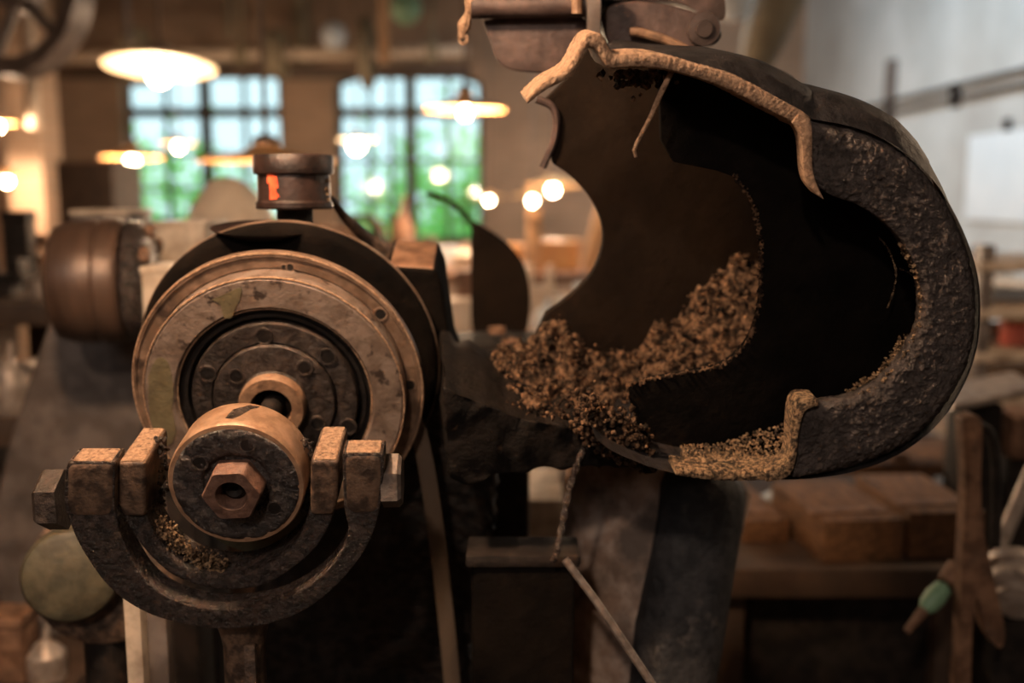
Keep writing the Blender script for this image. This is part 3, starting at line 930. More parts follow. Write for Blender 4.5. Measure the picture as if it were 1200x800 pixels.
def block(u, v, d, wpx, hpx, dep, m, name, label, cat, slot=False, capm=None, stand=True, yaw=0.0):
    s = d / F
    c = P(u, v, d)
    fr = WF(c, yaw)
    t = thing(name, label, cat, (c.x, c.y, c.z - hpx * s))
    b = new(); box(b, c - Vector((0, 0, hpx * s)) + fr.a * dep / 2, wpx * s, dep, hpx * s, .006, fr); obj('body', b, M[m], t)
    b = new(); box(b, c + fr.a * dep / 2 - Vector((0, 0, .004)), wpx * s * 1.04, dep * 1.02, .012, .003, fr); obj('top_plate', b, M[capm or m], t)
    if slot:
        b = new(); box(b, c + fr.x * wpx * s * .25 - Vector((0, 0, hpx * s * .35)), .008, .012, .034, .001, fr); obj('slot', b, M['pit'], t)
    if stand:
        b = new(); box(b, (c.x, c.y + dep / 2, 0), wpx * s * .7, dep * .7, c.z - hpx * s + .01, .01); obj('stand', b, M['black'], t)
    return t


block(210, 264, 1.95, 58, 60, .16, 'paleblock', 'bearing_block', 'pale painted bearing block between the drum and the oil cup', 'block', capm='paleblock')
block(190, 318, 1.55, 52, 92, .12, 'paleblock', 'slotted_block', 'pale block with a dark slot tight beside the pulley rim', 'block', slot=True)
block(116, 250, 2.1, 68, 30, .14, 'greycast', 'top_block', 'flat block with pinkish pale top just above the brown drum', 'block', capm='paleblock')
block(98, 190, 6.2, 66, 130, .5, 'darkwood', 'tool_cupboard', 'tall dark brown cupboard below the small lamp at the left', 'cupboard', capm='rust')
# round cream cowl behind the oil cup
c = P(270, 262, 2.5)
t = thing('machine_cowl', 'cream dome-shaped cowl left of the oil cup', 'cowl', c)
s = 2.5 / F
b = new(); lathe(b, axis_frame(c, (-.12, 0, 1)), [(52 * s, -8 * s), (50 * s, 6 * s), (40 * s, 24 * s), (27 * s, 40 * s), (18 * s, 50 * s), (6 * s, 54 * s)], 40); obj('dome', b, M['cream'], t)
b = new(); lathe(b, axis_frame(c, (0, 0, -1)), [(58 * s, 4 * s), (58 * s, 14 * s), (40 * s, 16 * s), (40 * s, c.z - .01)], 32); obj('pedestal', b, M['rust'], t)

# leaning grey casting
t = thing('grey_side_frame', 'broad smooth grey-brown machine side frame leaning at the left', 'frame', (P(80, 690, 1.97).x, P(80, 690, 1.97).y, 0))
SF = Frame(70, 560, 1.95, 500, 250)
b = new(); trace(b, SF, smooth_path([(72, 335), (120, 330), (158, 345), (166, 420), (166, 520), (154, 640), (124, 720), (60, 735), (10, 722), (-12, 660), (0, 560), (28, 460), (56, 380), (72, 335)], 4)[:-1], 0, .07, .014, 4); obj('panel', b, M['greycast'], t)
b = new(); q = P(80, 690, 1.97); box(b, (q.x, q.y + .05, 0), .14, .08, q.z, .01); obj('leg', b, M['greycast'], t)

# flanged wheel bottom left
LW = Frame(82, 676, 1.24, 250, 420)
t = thing('flanged_wheel', 'olive-grey flanged wheel below the left end of the yoke', 'wheel', P(90, 760, 1.25))
s = 1.24 / F
b = new(); lathe(b, LW, [(10 * s, -2 * s), (44 * s, 0), (52 * s, 4 * s), (56 * s, 12 * s), (56 * s, 34 * s)], 56); obj('boss', b, M['mossy'], t)
b = new(); lathe(b, LW, [(50 * s, 34 * s), (82 * s, 36 * s), (90 * s, 42 * s), (90 * s, 52 * s), (60 * s, 58 * s)], 64, c=LW.on(122, 676, 0)); obj('flange', b, M['iron'], t)
q = LW.on(122, 676, 58 * s)
b = new(); rod(b, q, (q.x, q.y, 0), .03, 12); obj('axle_post', b, M['black'], t)

t = thing('steel_post', 'pale upright steel angle post below the yoke at the left', 'post', (P(168, 760, 1.12).x, P(168, 760, 1.12).y, 0))
q = P(157, 690, 1.12); q2 = P(181, 690, 1.14)
b = new(); box(b, (q.x, q.y, 0), .0185, .02, q.z, .002); obj('front_strip', b, M['paleblock'], t)
b = new(); box(b, (q2.x, q2.y, 0), .03, .02, q2.z, .002); obj('back_strip', b, M['greycast'], t)

# ------------------------------------------------------------------ the wheel hood, right
H = Frame(1000, 350, 0.965, 500, -20)
hd = thing('grinding_hood', 'big open dark cast-iron wheel hood with rough C-shaped front face at the right', 'hood', H.on(930, 565, .05))
OUT_T = [(616, 115), (637, 95), (664, 79), (677, 57), (687, 42), (697, 38), (707, 42), (715, 57), (722, 62), (755, 61), (785, 65), (815, 74), (860, 87), (909, 113), (942, 131), (952, 140)]
IN_T = [(619, 122), (640, 106), (667, 92), (676, 80), (686, 60), (692, 56), (699, 61), (707, 75), (716, 81), (735, 80), (756, 80), (787, 84), (825, 95), (858, 108), (900, 130), (930, 145)]
FL_OUT = [(952, 140), (1000, 149), (1045, 167), (1085, 199), (1118, 245), (1142, 300), (1151, 350), (1147, 410), (1127, 462), (1095, 505), (1050, 537), (1000, 555), (960, 562), (930, 564)]
FL_IN = [(932, 545), (937, 520), (941, 488), (950, 477), (1000, 468), (1035, 450), (1062, 420), (1080, 385), (1083, 350), (1076, 315), (1056, 280), (1030, 255), (1005, 240), (975, 229), (958, 215), (952, 190)]
BOT = [(930, 564), (900, 564), (860, 565), (820, 562), (790, 556), (765, 549), (742, 540), (715, 527), (698, 513)]
BOT_IN = [(900, 551), (860, 553), (820, 550), (790, 545), (765, 539), (742, 531), (715, 519), (700, 508)]

# front face: fine grid between outer and inner edge, lumpy
b = new()
fo = smooth_path(FL_OUT, 8)
fi = smooth_path(FL_IN[::-1], 8)
def resample(path, n):
    d = [0]
    for p, q in zip(path[:-1], path[1:]):
        d.append(d[-1] + math.dist(p, q))
    out = []
    j = 0
    for i in range(n):
        x = d[-1] * i / (n - 1)
        while j < len(d) - 2 and d[j + 1] < x:
            j += 1
        f = (x - d[j]) / max(d[j + 1] - d[j], 1e-9)
        out.append(tuple(a + (c - a) * f for a, c in zip(path[j], path[j + 1])))
    return out
NF, MF = 300, 60
fo, fi = resample(fo, NF), resample(fi, NF)
rows = []
for i in range(NF):
    (uo, vo), (ui, vi) = fo[i], fi[i]
    row = []
    for k in range(-3, MF + 4):
        f = min(max(k / MF, 0), 1)
        u, v = ui + (uo - ui) * f, vi + (vo - vi) * f
        dome = .010 * (1 - (1 - f) ** 2) * 0 + .014 * max(0, (f - .72) / .28) ** 2 + .004 * max(0, (.12 - f) / .12) ** 2
        p = H.on(u, v, 0)
        nz = .0014 * noise.noise(p * 42) + .0012 * noise.noise(p * 110 + Vector((3, 1, 0))) + .0020 * noise.noise(p * 240) + .0014 * noise.noise(p * 480)
        tt = dome + nz
        if k < 0: tt += .014 * -k / 3
        if k > MF: tt += .02 * (k - MF) / 3
        row.append(b.verts.new(p + H.a * tt))
    rows.append(row)
for A, B in zip(rows[:-1], rows[1:]):
    for k in range(len(A) - 1):
        b.faces.new((A[k], A[k + 1], B[k + 1], B[k]))
o = obj('front_face', b, M['cast'], hd, sharp=1.4)
sm = o.modifiers.new('thickness', 'SOLIDIFY'); sm.thickness = .004; sm.offset = -1

# shell: outer wall sweeping back
b = new()
path = resample(smooth_path(OUT_T, 4)[:-1] + smooth_path(FL_OUT, 6)[:-1] + smooth_path(BOT, 4), 170)
pts0 = [H.on(u, v, 0) for u, v in path]
rows = []
for ti, (t0, bl) in enumerate(((.004, 0), (.018, .55), (.035, .9), (.06, 1.0), (.12, 1.0), (.20, .7), (.30, .3))):
    row = []
    for i, p in enumerate(pts0):
        q0, q1 = pts0[max(i - 1, 0)], pts0[min(i + 1, len(pts0) - 1)]
        nrm = (q1 - q0).normalized().cross(H.a)
        f = i / (len(pts0) - 1)
        u, v = path[i]
        amt = 0.0
        if u > 780 and v < 350: amt = .026 * min(1, (u - 780) / 120) * (1 if v < 170 else max(.28, 1 - (v - 170) / 110))
        elif u > 930: amt = .0073
        elif u > 860: amt = .0073 * (u - 860) / 70
        ts = 1.0 if u > 800 else max(.12, (u - 700) / 100)
        row.append(b.verts.new(p + H.a * t0 * ts + (-nrm if nrm.dot(p - H.on(880, 350, 0)) < 0 else nrm) * amt * bl))
    rows.append(row)
for A, B in zip(rows[:-1], rows[1:]):
    for k in range(len(A) - 1):
        b.faces.new((A[k], A[k + 1], B[k + 1], B[k]))
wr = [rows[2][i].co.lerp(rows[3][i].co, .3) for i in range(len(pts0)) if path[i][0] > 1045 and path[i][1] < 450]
o = obj('outer_shell', b, M['shell'], hd, sharp=1.0)
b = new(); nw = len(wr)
tube(b, wr, [.0026 * math.sin(PI * (i + .5) / nw) ** .5 for i in range(nw)], 8, jit=.25); obj('worn_rim_glint', b, M['brass'], hd, label='golden highlight painted along the worn outer rim of the hood')  # brass tube paints a gold highlight along the worn rim

# bright cut edges of the shell
def edge_band(outer, inner, t0, t1, amp=.0007):
    b = new()
    n = 240
    A, B = resample(smooth_path(outer, 5), n), resample(smooth_path(inner, 5), n)
    rows = []
    for (uo, vo), (ui, vi) in zip(A, B):
        q0, q1 = H.on(uo, vo, t0), H.on(ui, vi, t0)
        row = []
        for f, dt in ((0, t1 - t0), (0, .004), (.12, .001), (.35, 0), (.65, 0), (.88, .001), (1, .004), (1, t1 - t0)):
            p = q0.lerp(q1, f)
            p = p + H.a * dt
            p += Vector((noise.noise(p * 620), noise.noise(p * 620 + Vector((9, 0, 0))), noise.noise(p * 620 + Vector((0, 9, 0))))) * amp
            row.append(b.verts.new(p))
        rows.append(row)
    for P0, P1 in zip(rows[:-1], rows[1:]):
        for k in range(len(P0) - 1):
            b.faces.new((P0[k], P0[k + 1], P1[k + 1], P1[k]))
    b.faces.new(rows[0]); b.faces.new(rows[-1])
    return b
obj('top_cut_edge', edge_band(OUT_T, IN_T + [(936, 150)], -.004, .05), M['edge'], hd, label='tan dusty cut edge along the hood top')
b = new(); trace(b, H, smooth_path([(936, 134), (946, 137), (951, 146), (952, 165), (952, 192), (956, 212), (966, 234)], 4) + smooth_path([(957, 228), (946, 214), (942, 198), (940, 170), (936, 154), (928, 143)], 4), -.005, .012, .0015, 2); obj('upper_lip', b, M['edge'], hd)
b = new(); trace(b, H, smooth_path([(958, 467), (941, 467), (934, 472), (930, 484), (928, 509), (927, 528), (922, 541), (912, 547), (898, 549)], 4) + smooth_path([(898, 565), (916, 562), (928, 553), (934, 532), (936, 508), (941, 488), (946, 480), (960, 475)], 4), -.005, .02, .0015, 2); obj('lower_lip', b, M['gold_dust'], hd)
obj('bottom_cut_edge', edge_band([(902, 564), (860, 565), (820, 562), (792, 557)], [(902, 550), (860, 553), (820, 552), (793, 550)], -.003, .03, .0010), M['gold_dust'], hd, label='golden gritty bottom edge of the hood')
# inner crust along the opening of the front face
b = new()
cp = resample(smooth_path([(1005, 466), (1035, 449), (1060, 420), (1077, 388), (1081, 350), (1074, 316), (1058, 288)], 8), 60)
for u, v in cp:
    for k in range(9):
        lump(b, H.on(u - R.uniform(-1, 5), v - R.uniform(-2, 3), R.uniform(.003, .03)), R.uniform(.0007, .0022), 1, .5)
for k in range(420):
    f = R.random()
    u, v = cp[int(f * 26)]
    lump(b, H.on(u - R.uniform(2, 14), v - R.uniform(2, 14), R.uniform(.02, .06)), R.uniform(.0006, .0019), 1, .5)
obj('inner_crust', b, M['gold_dust'], hd)

# inner plate with dusty edge
EDGE_IN = [(736, 452), (760, 445), (800, 438), (838, 430), (862, 416), (878, 396), (888, 368), (892, 335), (893, 300), (888, 258), (877, 228), (862, 208)]
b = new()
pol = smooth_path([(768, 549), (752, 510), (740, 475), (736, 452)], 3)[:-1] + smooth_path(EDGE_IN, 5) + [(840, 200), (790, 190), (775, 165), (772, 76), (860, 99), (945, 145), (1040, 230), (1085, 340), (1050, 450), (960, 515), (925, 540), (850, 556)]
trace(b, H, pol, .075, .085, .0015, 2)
obj('inner_plate', b, M['cast_dark'], hd)  # near-black puts the front flange's shade into the plate's colour
b = new()
ep = resample(smooth_path(EDGE_IN[::-1] + [(738, 465)], 8), 120)
tube(b, [H.on(u, v, .077) for u, v in ep], [.0014 + .0013 * max(0, noise.noise(Vector((i * .35, 0, 0))) + .3) for i in range(120)], 8, jit=.35)
for i in range(420):
    u, v = ep[R.randrange(120)]
    lump(b, H.on(u + R.gauss(0, 1.6), v + R.gauss(0, 1.6), .077 + R.gauss(0, .002)), R.uniform(.0008, .0024), 1, .5)
obj('dust_crust', b, M['dust'], hd, label='brown dust crust on the inner plate edge')
# back wall with the round cut-out
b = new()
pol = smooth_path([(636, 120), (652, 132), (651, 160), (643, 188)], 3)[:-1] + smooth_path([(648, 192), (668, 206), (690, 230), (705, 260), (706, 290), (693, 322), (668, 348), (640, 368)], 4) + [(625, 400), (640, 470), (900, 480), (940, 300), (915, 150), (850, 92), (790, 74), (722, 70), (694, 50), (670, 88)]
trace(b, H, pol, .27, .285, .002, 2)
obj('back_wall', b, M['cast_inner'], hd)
b = new(); tube(b, [H.on(u, v, .268) for u, v in smooth_path([(628, 116), (646, 124), (652, 140), (649, 165), (642, 182), (636, 196)], 6)], .0045, 8); obj('wall_bead', b, M['purple'], hd)
# wire hook
b = new(); tube(b, [H.on(787, 84, .012), H.on(775, 108, .010), H.on(762, 138, .008), H.on(746, 168, .006), H.on(743, 176, .006), H.on(745, 184, .006)], [.0024, .0024, .0022, .002, .0018, .0014], 8, jit=.1); obj('wire_hook', b, M['edge'], hd, label='thin rusty wire hanging from the hood top edge')
b = new()
for k in range(120):
    u = R.gauss(745, 18); v = 84 + abs(R.gauss(0, 9))
    lump(b, H.on(u, v, R.uniform(.03, .06)), R.uniform(.0012, .004), 1, .5)
obj('dust_clumps', b, M['dust'], hd)
# glints of grit inside
b = new()
for (u, v) in smooth_path([(1030, 278), (1040, 290), (1048, 310), (1050, 325), (1046, 345), (1040, 360)], 8) + smooth_path([(1055, 315), (1066, 320), (1074, 330), (1072, 335)], 5):
    lump(b, H.on(u, v, .05), R.uniform(.0005, .0014), 1, .5)
obj('grit_line', b, M['gold_dust'], hd)
# grit on the bottom inside
b = new()
for k in range(2600):
    u = R.uniform(798, 926)
    f = R.random() ** 2.2
    v = 556 - f * (34 + 28 * max(0, (u - 840) / 86)) + R.uniform(-1, 1)
    lump(b, H.on(u, v - 2, .004 + f * .06), R.uniform(.0006, .002) * (1.2 if f < .25 else .85), 1, .6)
tag(obj('metal_grit', b, M['gold_dust']), 'golden metal grit lying in the bottom of the hood', 'grit', kind='stuff')

# dust heap
b = new()
NU, NS = 220, 90
def vbot(u): return 500 + 50 * min(1, max(0, (u - 600) / 160))
def vtop(u):
    pts = [(500, 440), (550, 428), (580, 415), (620, 398), (645, 378), (690, 408), (740, 412), (775, 385), (805, 360), (840, 330), (865, 305), (890, 300)]
    for (a, x), (c, y) in zip(pts[:-1], pts[1:]):
        if a <= u <= c: return x + (y - x) * (u - a) / (c - a)
    return 300
rows = []
for i in range(NU + 1):
    u = 522 + 368 * i / NU
    row = []
    for k in range(NS + 1):
        f = k / NS
        v = vbot(u) + (vtop(u) - vbot(u)) * f
        p = H.on(u, v, .095 + .17 * f)
        p += H.z * (.022 * noise.noise(p * 22) + .018 * noise.noise(p * 50) + .012 * noise.noise(p * 110) + .006 * noise.noise(p * 260)) - H.a * .012 * noise.noise(p * 40 + Vector((5, 5, 5)))
        row.append(b.verts.new(p))
    rows.append(row)
for A, B in zip(rows[:-1], rows[1:]):
    for k in range(NS):
        b.faces.new((A[k], A[k + 1], B[k + 1], B[k]))
for k in range(3600):
    u = R.uniform(524, 888); f = R.random()
    v = vbot(u) + (vtop(u) - vbot(u)) * f
    p = H.on(u, v, .09 + .17 * f)
    lump(b, p + H.z * (.022 * noise.noise(p * 22) + .018 * noise.noise(p * 50) + .004), R.choice((.0008, .001, .0013, .0017, .0022, .0034)) * R.uniform(.7, 1.2), 1, .8, (R.uniform(.7, 1.5), 1, R.uniform(.6, 1.2)))
for k in range(1300):
    u = R.gauss(722, 22); v = 508 + (u - 700) * .5 + R.gauss(-8, 15)
    if u > 765 or v > 530 + (u - 700) * .45: continue
    lump(b, H.on(u, v, R.uniform(.03, .08)), R.uniform(.0012, .0042), 1, .5)
tag(obj('dust_heap', b, M['dust'], sharp=1.5), 'brown crumbly grinding dust heaped in and beside the hood', 'dust', kind='stuff')
# dark tray carrying the dust
b = new()
trace(b, H, smooth_path([(520, 455), (560, 470), (620, 492), (690, 505), (760, 535), (768, 552), (720, 546), (650, 547), (580, 560), (530, 560), (520, 455)], 3)[:-1], .085, .27, .006)
bmesh.ops.triangulate(b, faces=[f for f in b.faces if len(f.verts) > 4])
bmesh.ops.subdivide_edges(b, edges=[e for e in b.edges if e.calc_length() > .012], cuts=3, use_grid_fill=True)
roughen(b, .008, 55)
tag(obj('dust_tray', b, M['tray'], sharp=1.3), 'black crusted tray under the heap of brown dust', 'tray')

# bracket above the hood
BK = Frame(690, 30, 1.16, 625, 50)
t = thing('hood_bracket', 'purplish brown cast bracket above the hood at the top of the photo', 'bracket', BK.on(690, 60, 0))
b = new(); trace(b, BK, smooth_path([(566, 24), (600, 20), (680, 18), (690, 60), (664, 84), (610, 84), (585, 74), (575, 50), (566, 24)], 4)[:-1], 0, .10, .012, 3); obj('web', b, M['purple'], t)
b = new(); rod(b, BK.on(553, 8, -.01), BK.on(690, 6, -.01), .0135, 20); obj('top_bar', b, M['purple'], t)
b = new(); tube(b, [BK.on(u, v, -.015) for u, v in smooth_path([(553, -4), (550, 12), (544, 30), (540, 44)], 4)], [.006 + .002 * math.sin(i) for i in range(13)], 8); tube(b, [BK.on(543 + 4.5 * math.cos(a), 46 + 5.5 * math.sin(a), -.016) for a in [i * PI / 6 for i in range(12)]], .002, 6, closed=True)
obj('split_pin', b, M['edge'], t, label='tan bent pin at the left end of the bracket')
b = new(); trace(b, BK, [(687, -20), (706, -20), (704, 52), (690, 52)], -.05, .02, .003); obj('rib', b, M['greycast'], t)
b = new(); tube(b, [BK.on(676, -20, -.03), BK.on(676, 16, -.03)], .0062, 10); obj('stud', b, M['brass'], t, label='orange-lit stud')
b = new(); trace(b, BK, smooth_path([(704, 20), (720, 4), (760, 2), (800, 10), (830, 22), (846, 38), (838, 52), (815, 56), (770, 66), (720, 62), (704, 20)], 4)[:-1], -.01, .08, .010, 3); obj('lug', b, M['purple'], t)
b = new(); trace(b, BK, smooth_path([(704, -40), (780, -40), (840, -20), (850, 20), (830, 20), (790, 2), (720, 0), (704, -40)], 4)[:-1], .04, .12, .01, 3); obj('upper_arm', b, M['purple'], t)
c = BK.on(826, 34, -.022)
b = new(); lathe(b, BK, [(.003, 0), (.009, 0), (.010, .003), (.0185, .004), (.0195, .007), (.0195, .03)], 28, c=c); obj('round_boss', b, M['purple'], t)
b = new(); tube(b, [BK.on(u, v, -.02) for u, v in smooth_path([(738, 38), (750, 38), (775, 45), (792, 52), (804, 58)], 5)], .0052, 10); obj('cotter_pin', b, M['brass'], t)
# outer top casting between bracket and hood
b = new(); trace(b, BK, smooth_path([(700, 64), (760, 56), (850, 60), (930, 90), (910, 108), (850, 84), (760, 72), (700, 64)], 4)[:-1], .0, .14, .006, 3); obj('flange', b, M['shell'], t)
b = new(); q = BK.on(690, -20, .06); box(b, (q.x, q.y, q.z - .03), .1, .08, ZC - q.z + .03, .01); obj('hanger_post', b, M['black'], t)

# ------------------------------------------------------------------ below the hood
q0, q1 = P(772, 548, 1.42), P(735, 830, 1.36)
t = thing('dust_duct', 'large dust-coated stained conical duct with darker right side under the hood', 'duct', (q1.x, q1.y, 0))
b = new()
fr = axis_frame(q0, q1 - q0); L = (q1 - q0).length
lathe(b, fr, [(.085, -.02), (.122, 0), (.130, .02), (.128, .05), (.115, .15), (.095, .28), (.085, L), (.08, L + .3)], 56)
roughen(b, .004, 30)
obj('cone', b, M['chute'], t, sharp=1.2)
s0, s1 = P(822, 556, 1.315), P(782, 830, 1.285)
b = new(); fr = axis_frame(s0, s1 - s0); L = (s1 - s0).length
lathe(b, fr, [(.03, -.012), (.055, 0), (.062, .02), (.062, .06), (.060, .2), (.056, L), (.05, L + .2)], 40); roughen(b, .006, 24); roughen(b, .003, 70)
obj('dark_side_cone', b, M['sleeve'], t, sharp=1.2, label='blue-black mottled cone forming the darker right side of the duct')  # second mottled black cone added to darken the duct's right side
b = new(); box(b, (q1.x, q1.y, 0), .16, .16, max(.05, q1.z - .25), .01); obj('ash_bin', b, M['black'], t)
b = new(); tube(b, [P(662, 655, 1.07), P(700, 706, 1.06), P(740, 765, 1.05), P(790, 840, 1.04)], .0045, 10)
tag(obj('thin_rod', b, M['bolt']), 'thin pale rod slanting down to the right below the hood', 'rod')
b = new()
pp = smooth_path([(690, 515), (680, 535), (668, 570), (660, 610), (654, 640), (648, 658)], 6)
for ph in (0, PI):
    tube(b, [P(u, v, 1.09) + RT * .0022 * math.cos(i * 1.1 + ph) + FW * .0022 * math.sin(i * 1.1 + ph) for i, (u, v) in enumerate(pp)], .0024, 6)
tag(obj('twisted_wire', b, M['grease']), 'black twisted wire hanging from the dust tray', 'wire')
t = thing('metal_box', 'dark brown metal box below the dust tray', 'box', (P(613, 660, 1.12).x, P(613, 660, 1.12).y + .03, 0))
qa, qb = P(552, 660, 1.12), P(674, 655, 1.12)
b = new(); box(b, ((qa.x + qb.x) / 2, qa.y + .03, 0), qb.x - qa.x, .06, qa.z, .008); obj('body', b, M['cast_dark'], t)
b = new(); box(b, ((qa.x + qb.x) / 2, qa.y + .03, qa.z - .004), qb.x - qa.x + .012, .068, .014, .004); obj('lid', b, M['black'], t)
b = new(); c = P(700, 740, 1.36); tube(b, [P(690, 668, 1.34), P(700, 730, 1.34), P(702, 860, 1.34)], .010, 8); tag(obj('wooden_strut', b, M['wood']), 'narrow orange-brown wooden strut right of the metal box', 'strut')
block(625, 590, 2.1, 70, 60, .25, 'paleblock', 'pale_tin', 'pale dented tin seen between the dust tray and the metal box', 'tin')
block(690, 560, 2.6, 90, 160, .25, 'greycast', 'grey_cabinet', 'grey-brown cabinet seen left of the dusty duct', 'cabinet')

# flap and thin rod
FB = Frame(585, 320, 1.85, 560, 200)
t = thing('sheet_flap', 'dark brown leaf-shaped sheet metal flap between pulley and hood', 'flap', FB.on(590, 385, 0))
b = new(); trace(b, FB, smooth_path([(553, 258), (572, 268), (596, 286), (613, 308), (621, 340), (620, 375), (612, 392), (585, 396), (556, 392), (552, 340), (552, 290), (553, 258)], 4)[:-1], 0, .008, .002); obj('blade', b, M['cast_inner'], t)
b = new(); tube(b, [FB.on(u, v, .004) for u, v in smooth_path([(500, 226), (515, 231), (532, 240), (553, 262), (560, 285)], 5)], .0045, 8); obj('wire_handle', b, M['black'], t)
q = FB.on(590, 392, .0)
b = new(); box(b, (q.x, q.y + .02, 0), .05, .03, q.z + .005, .004); obj('stand', b, M['black'], t)
for (u, v) in ((582, 383), (598, 397)):
    c = P(u, v, 1.58)
    b = new(); lathe(b, axis_frame(c, (0, 0, 1)), [(.010, -.012), (.0145, -.01), (.0145, 0), (.011, .001), (.010, -.003), (.002, -.003)], 24)
    tag(obj('bolt_head', b, M['rust']), 'small round bolt head at the foot of the flap, %s' % ('upper left of the pair' if u < 590 else 'lower right of the pair'), 'bolt', 'bolt heads by the flap')
t = thing('bolting_ledge', 'dark iron ledge carrying bolts and dust behind the dust heap', 'ledge', (P(584, 394, 1.56).x, P(584, 394, 1.56).y + .06, 0))
qa, qb = P(528, 392, 1.56), P(640, 396, 1.56)
b = new(); box(b, ((qa.x + qb.x) / 2, qa.y + .06, qa.z - .10), qb.x - qa.x, .2, .085, .01); obj('slab', b, M['black'], t)
b = new(); box(b, ((qa.x + qb.x) / 2, qa.y + .08, 0), .1, .1, qa.z - .1, .01); obj('leg', b, M['black'], t)

# ------------------------------------------------------------------ right side bench
qa, qb = P(855, 660, 1.95), P(1125, 660, 1.95)
t = thing('work_bench', 'dark heavy workbench below the hood at the lower right', 'bench', ((qa.x + qb.x) / 2, qa.y + .3, 0))
b = new(); box(b, ((qa.x + qb.x) / 2, qa.y + .3, qa.z - .06), qb.x - qa.x + .1, .66, .06, .008); obj('bench_top', b, M['darkwood'], t)
b = new(); box(b, ((qa.x + qb.x) / 2, qa.y + .32, .12), qb.x - qa.x, .56, qa.z - .18, .01); obj('carcass', b, M['black'], t)
for x in (qa.x, qb.x):
    for y in (qa.y + .04, qa.y + .56):
        b = new(); box(b, (x, y, 0), .07, .07, qa.z - .06, .006); obj('leg', b, M['darkwood'], t)
BZ = qa.z
def wblock(u, v, d, w, dep, h, yaw, label, m='wood'):
    c = P(u, v, d)
    fr = WF(c, yaw)
    t = thing('wooden_block', label, 'block', (c.x, c.y, BZ), 'wooden blocks on the workbench')
    b = new(); box(b, (c.x, c.y, BZ), w, dep, h, .006, fr); obj('block', b, M[m], t)
    b = new(); box(b, (c.x, c.y - dep * .3, BZ + h - .002), w * 1.01, dep * .12, .006, .001, fr); obj('strap', b, M['rust'], t)
wblock(975, 640, 2.10, .165, .28, .085, .12, 'orange-brown wooden block in the middle of the workbench')
wblock(1070, 640, 2.12, .155, .28, .095, .05, 'orange-brown wooden block at the right end of the workbench')
wblock(872, 640, 2.2, .10, .26, .05, .1, 'low wooden block leaning at the left end of the workbench')
c = P(912, 612, 2.3)
t = thing('white_rag', 'small crumpled white rag on the workbench left of the wooden blocks', 'rag', (c.x, c.y, BZ))
b = new(); lump(b, (c.x, c.y, BZ + .026), .03, 3, .4, (1.2, 1, .7)); obj('cloth', b, M['white'], t)
# frame behind
t = thing('storage_shelf', 'brown shelf frame standing behind the workbench', 'shelf', (P(1050, 560, 2.7).x, P(1050, 560, 2.7).y, 0))
for u in (955, 1052, 1140):
    q = P(u, 530, 2.7)
    b = new(); box(b, (q.x, q.y, 0), .045, .05, q.z, .005); obj('upright', b, M['rust'], t)
qa, qb = P(940, 540, 2.7), P(1150, 540, 2.7)
b = new(); box(b, ((qa.x + qb.x) / 2, qa.y + .1, qa.z - .03), qb.x - qa.x, .3, .035, .004); obj('shelf_board', b, M['wood'], t)
b = new(); box(b, ((qa.x + qb.x) / 2, qa.y + .3, 0), qb.x - qa.x, .02, qa.z, 0); obj('back_panel', b, M['darkwood'], t)

# cast lever with forked foot
t = thing('iron_lever', 'dark brown forked iron lever standing at the lower right', 'lever', (P(1150, 800, 1.55).x, P(1150, 800, 1.55).y, 0))
LV = Frame(1145, 620, 1.55, 600, 230)
b = new(); trace(b, LV, smooth_path([(1128, 492), (1142, 486), (1152, 500), (1150, 560), (1153, 620), (1168, 690), (1178, 740), (1172, 760), (1156, 740), (1146, 700), (1140, 740), (1136, 830), (1122, 830), (1126, 740), (1128, 660), (1132, 580), (1128, 492)], 4)[:-1], 0, .03, .007, 3); obj('arm', b, M['rust'], t)
b = new(); tube(b, [LV.on(u, v, .02) for u, v in smooth_path([(1145, 498), (1158, 505), (1166, 530), (1168, 580), (1166, 640)], 5)], .008, 10); obj('curved_rod', b, M['black'], t)
q = LV.on(1134, 815, .015)
b = new(); box(b, (q.x, q.y, 0), .03, .03, q.z, .004); box(b, (q.x, q.y, 0), .14, .14, .02, .004); obj('foot', b, M['black'], t)
q0, q1 = P(1062, 740, 1.6), P(1112, 680, 1.62)
t = thing('hand_file', 'hand tool with pale green handle leaning near the iron lever', 'tool', q0)
b = new(); rod(b, q0, q0.lerp(q1, .45), .006, 10, .009); obj('blade', b, M['rust'], t)
b = new(); lathe(b, axis_frame(q0.lerp(q1, .42), q1 - q0), [(.009, 0), (.015, .01), (.017, .03), (.014, .05), (.006, .056)], 20); obj('handle', b, M['green'], t, label='pale green handle')
b = new(); rod(b, q0.lerp(q1, .95), q1 + (q1 - q0) * .25, .016, 10, .02); obj('ferrule', b, M['rust'], t)
b = new(); rod(b, P(1168, 648, 1.9), P(1212, 545, 1.95), .0135, 14); tag(obj('steel_rod', b, M['steel']), 'light grey steel rod leaning at the right photo edge', 'rod')
c = P(1192, 690, 1.7)
t = thing('grey_casting', 'grey ribbed round casting at the right photo edge below the leaning rod', 'casting', (c.x, c.y, c.z - .06))
fr = axis_frame(c, (.5, 1, .5))
b = new(); lathe(b, fr, [(.01, -.035), (.035, -.035), (.04, -.02), (.056, -.018), (.058, 0), (.05, .004), (.05, .018), (.060, .02), (.060, .04)], 40); obj('body', b, M['steel'], t)
b = new(); box(b, (c.x, c.y + .02, 0), .08, .08, c.z - .05, .006); obj('stand', b, M['black'], t)

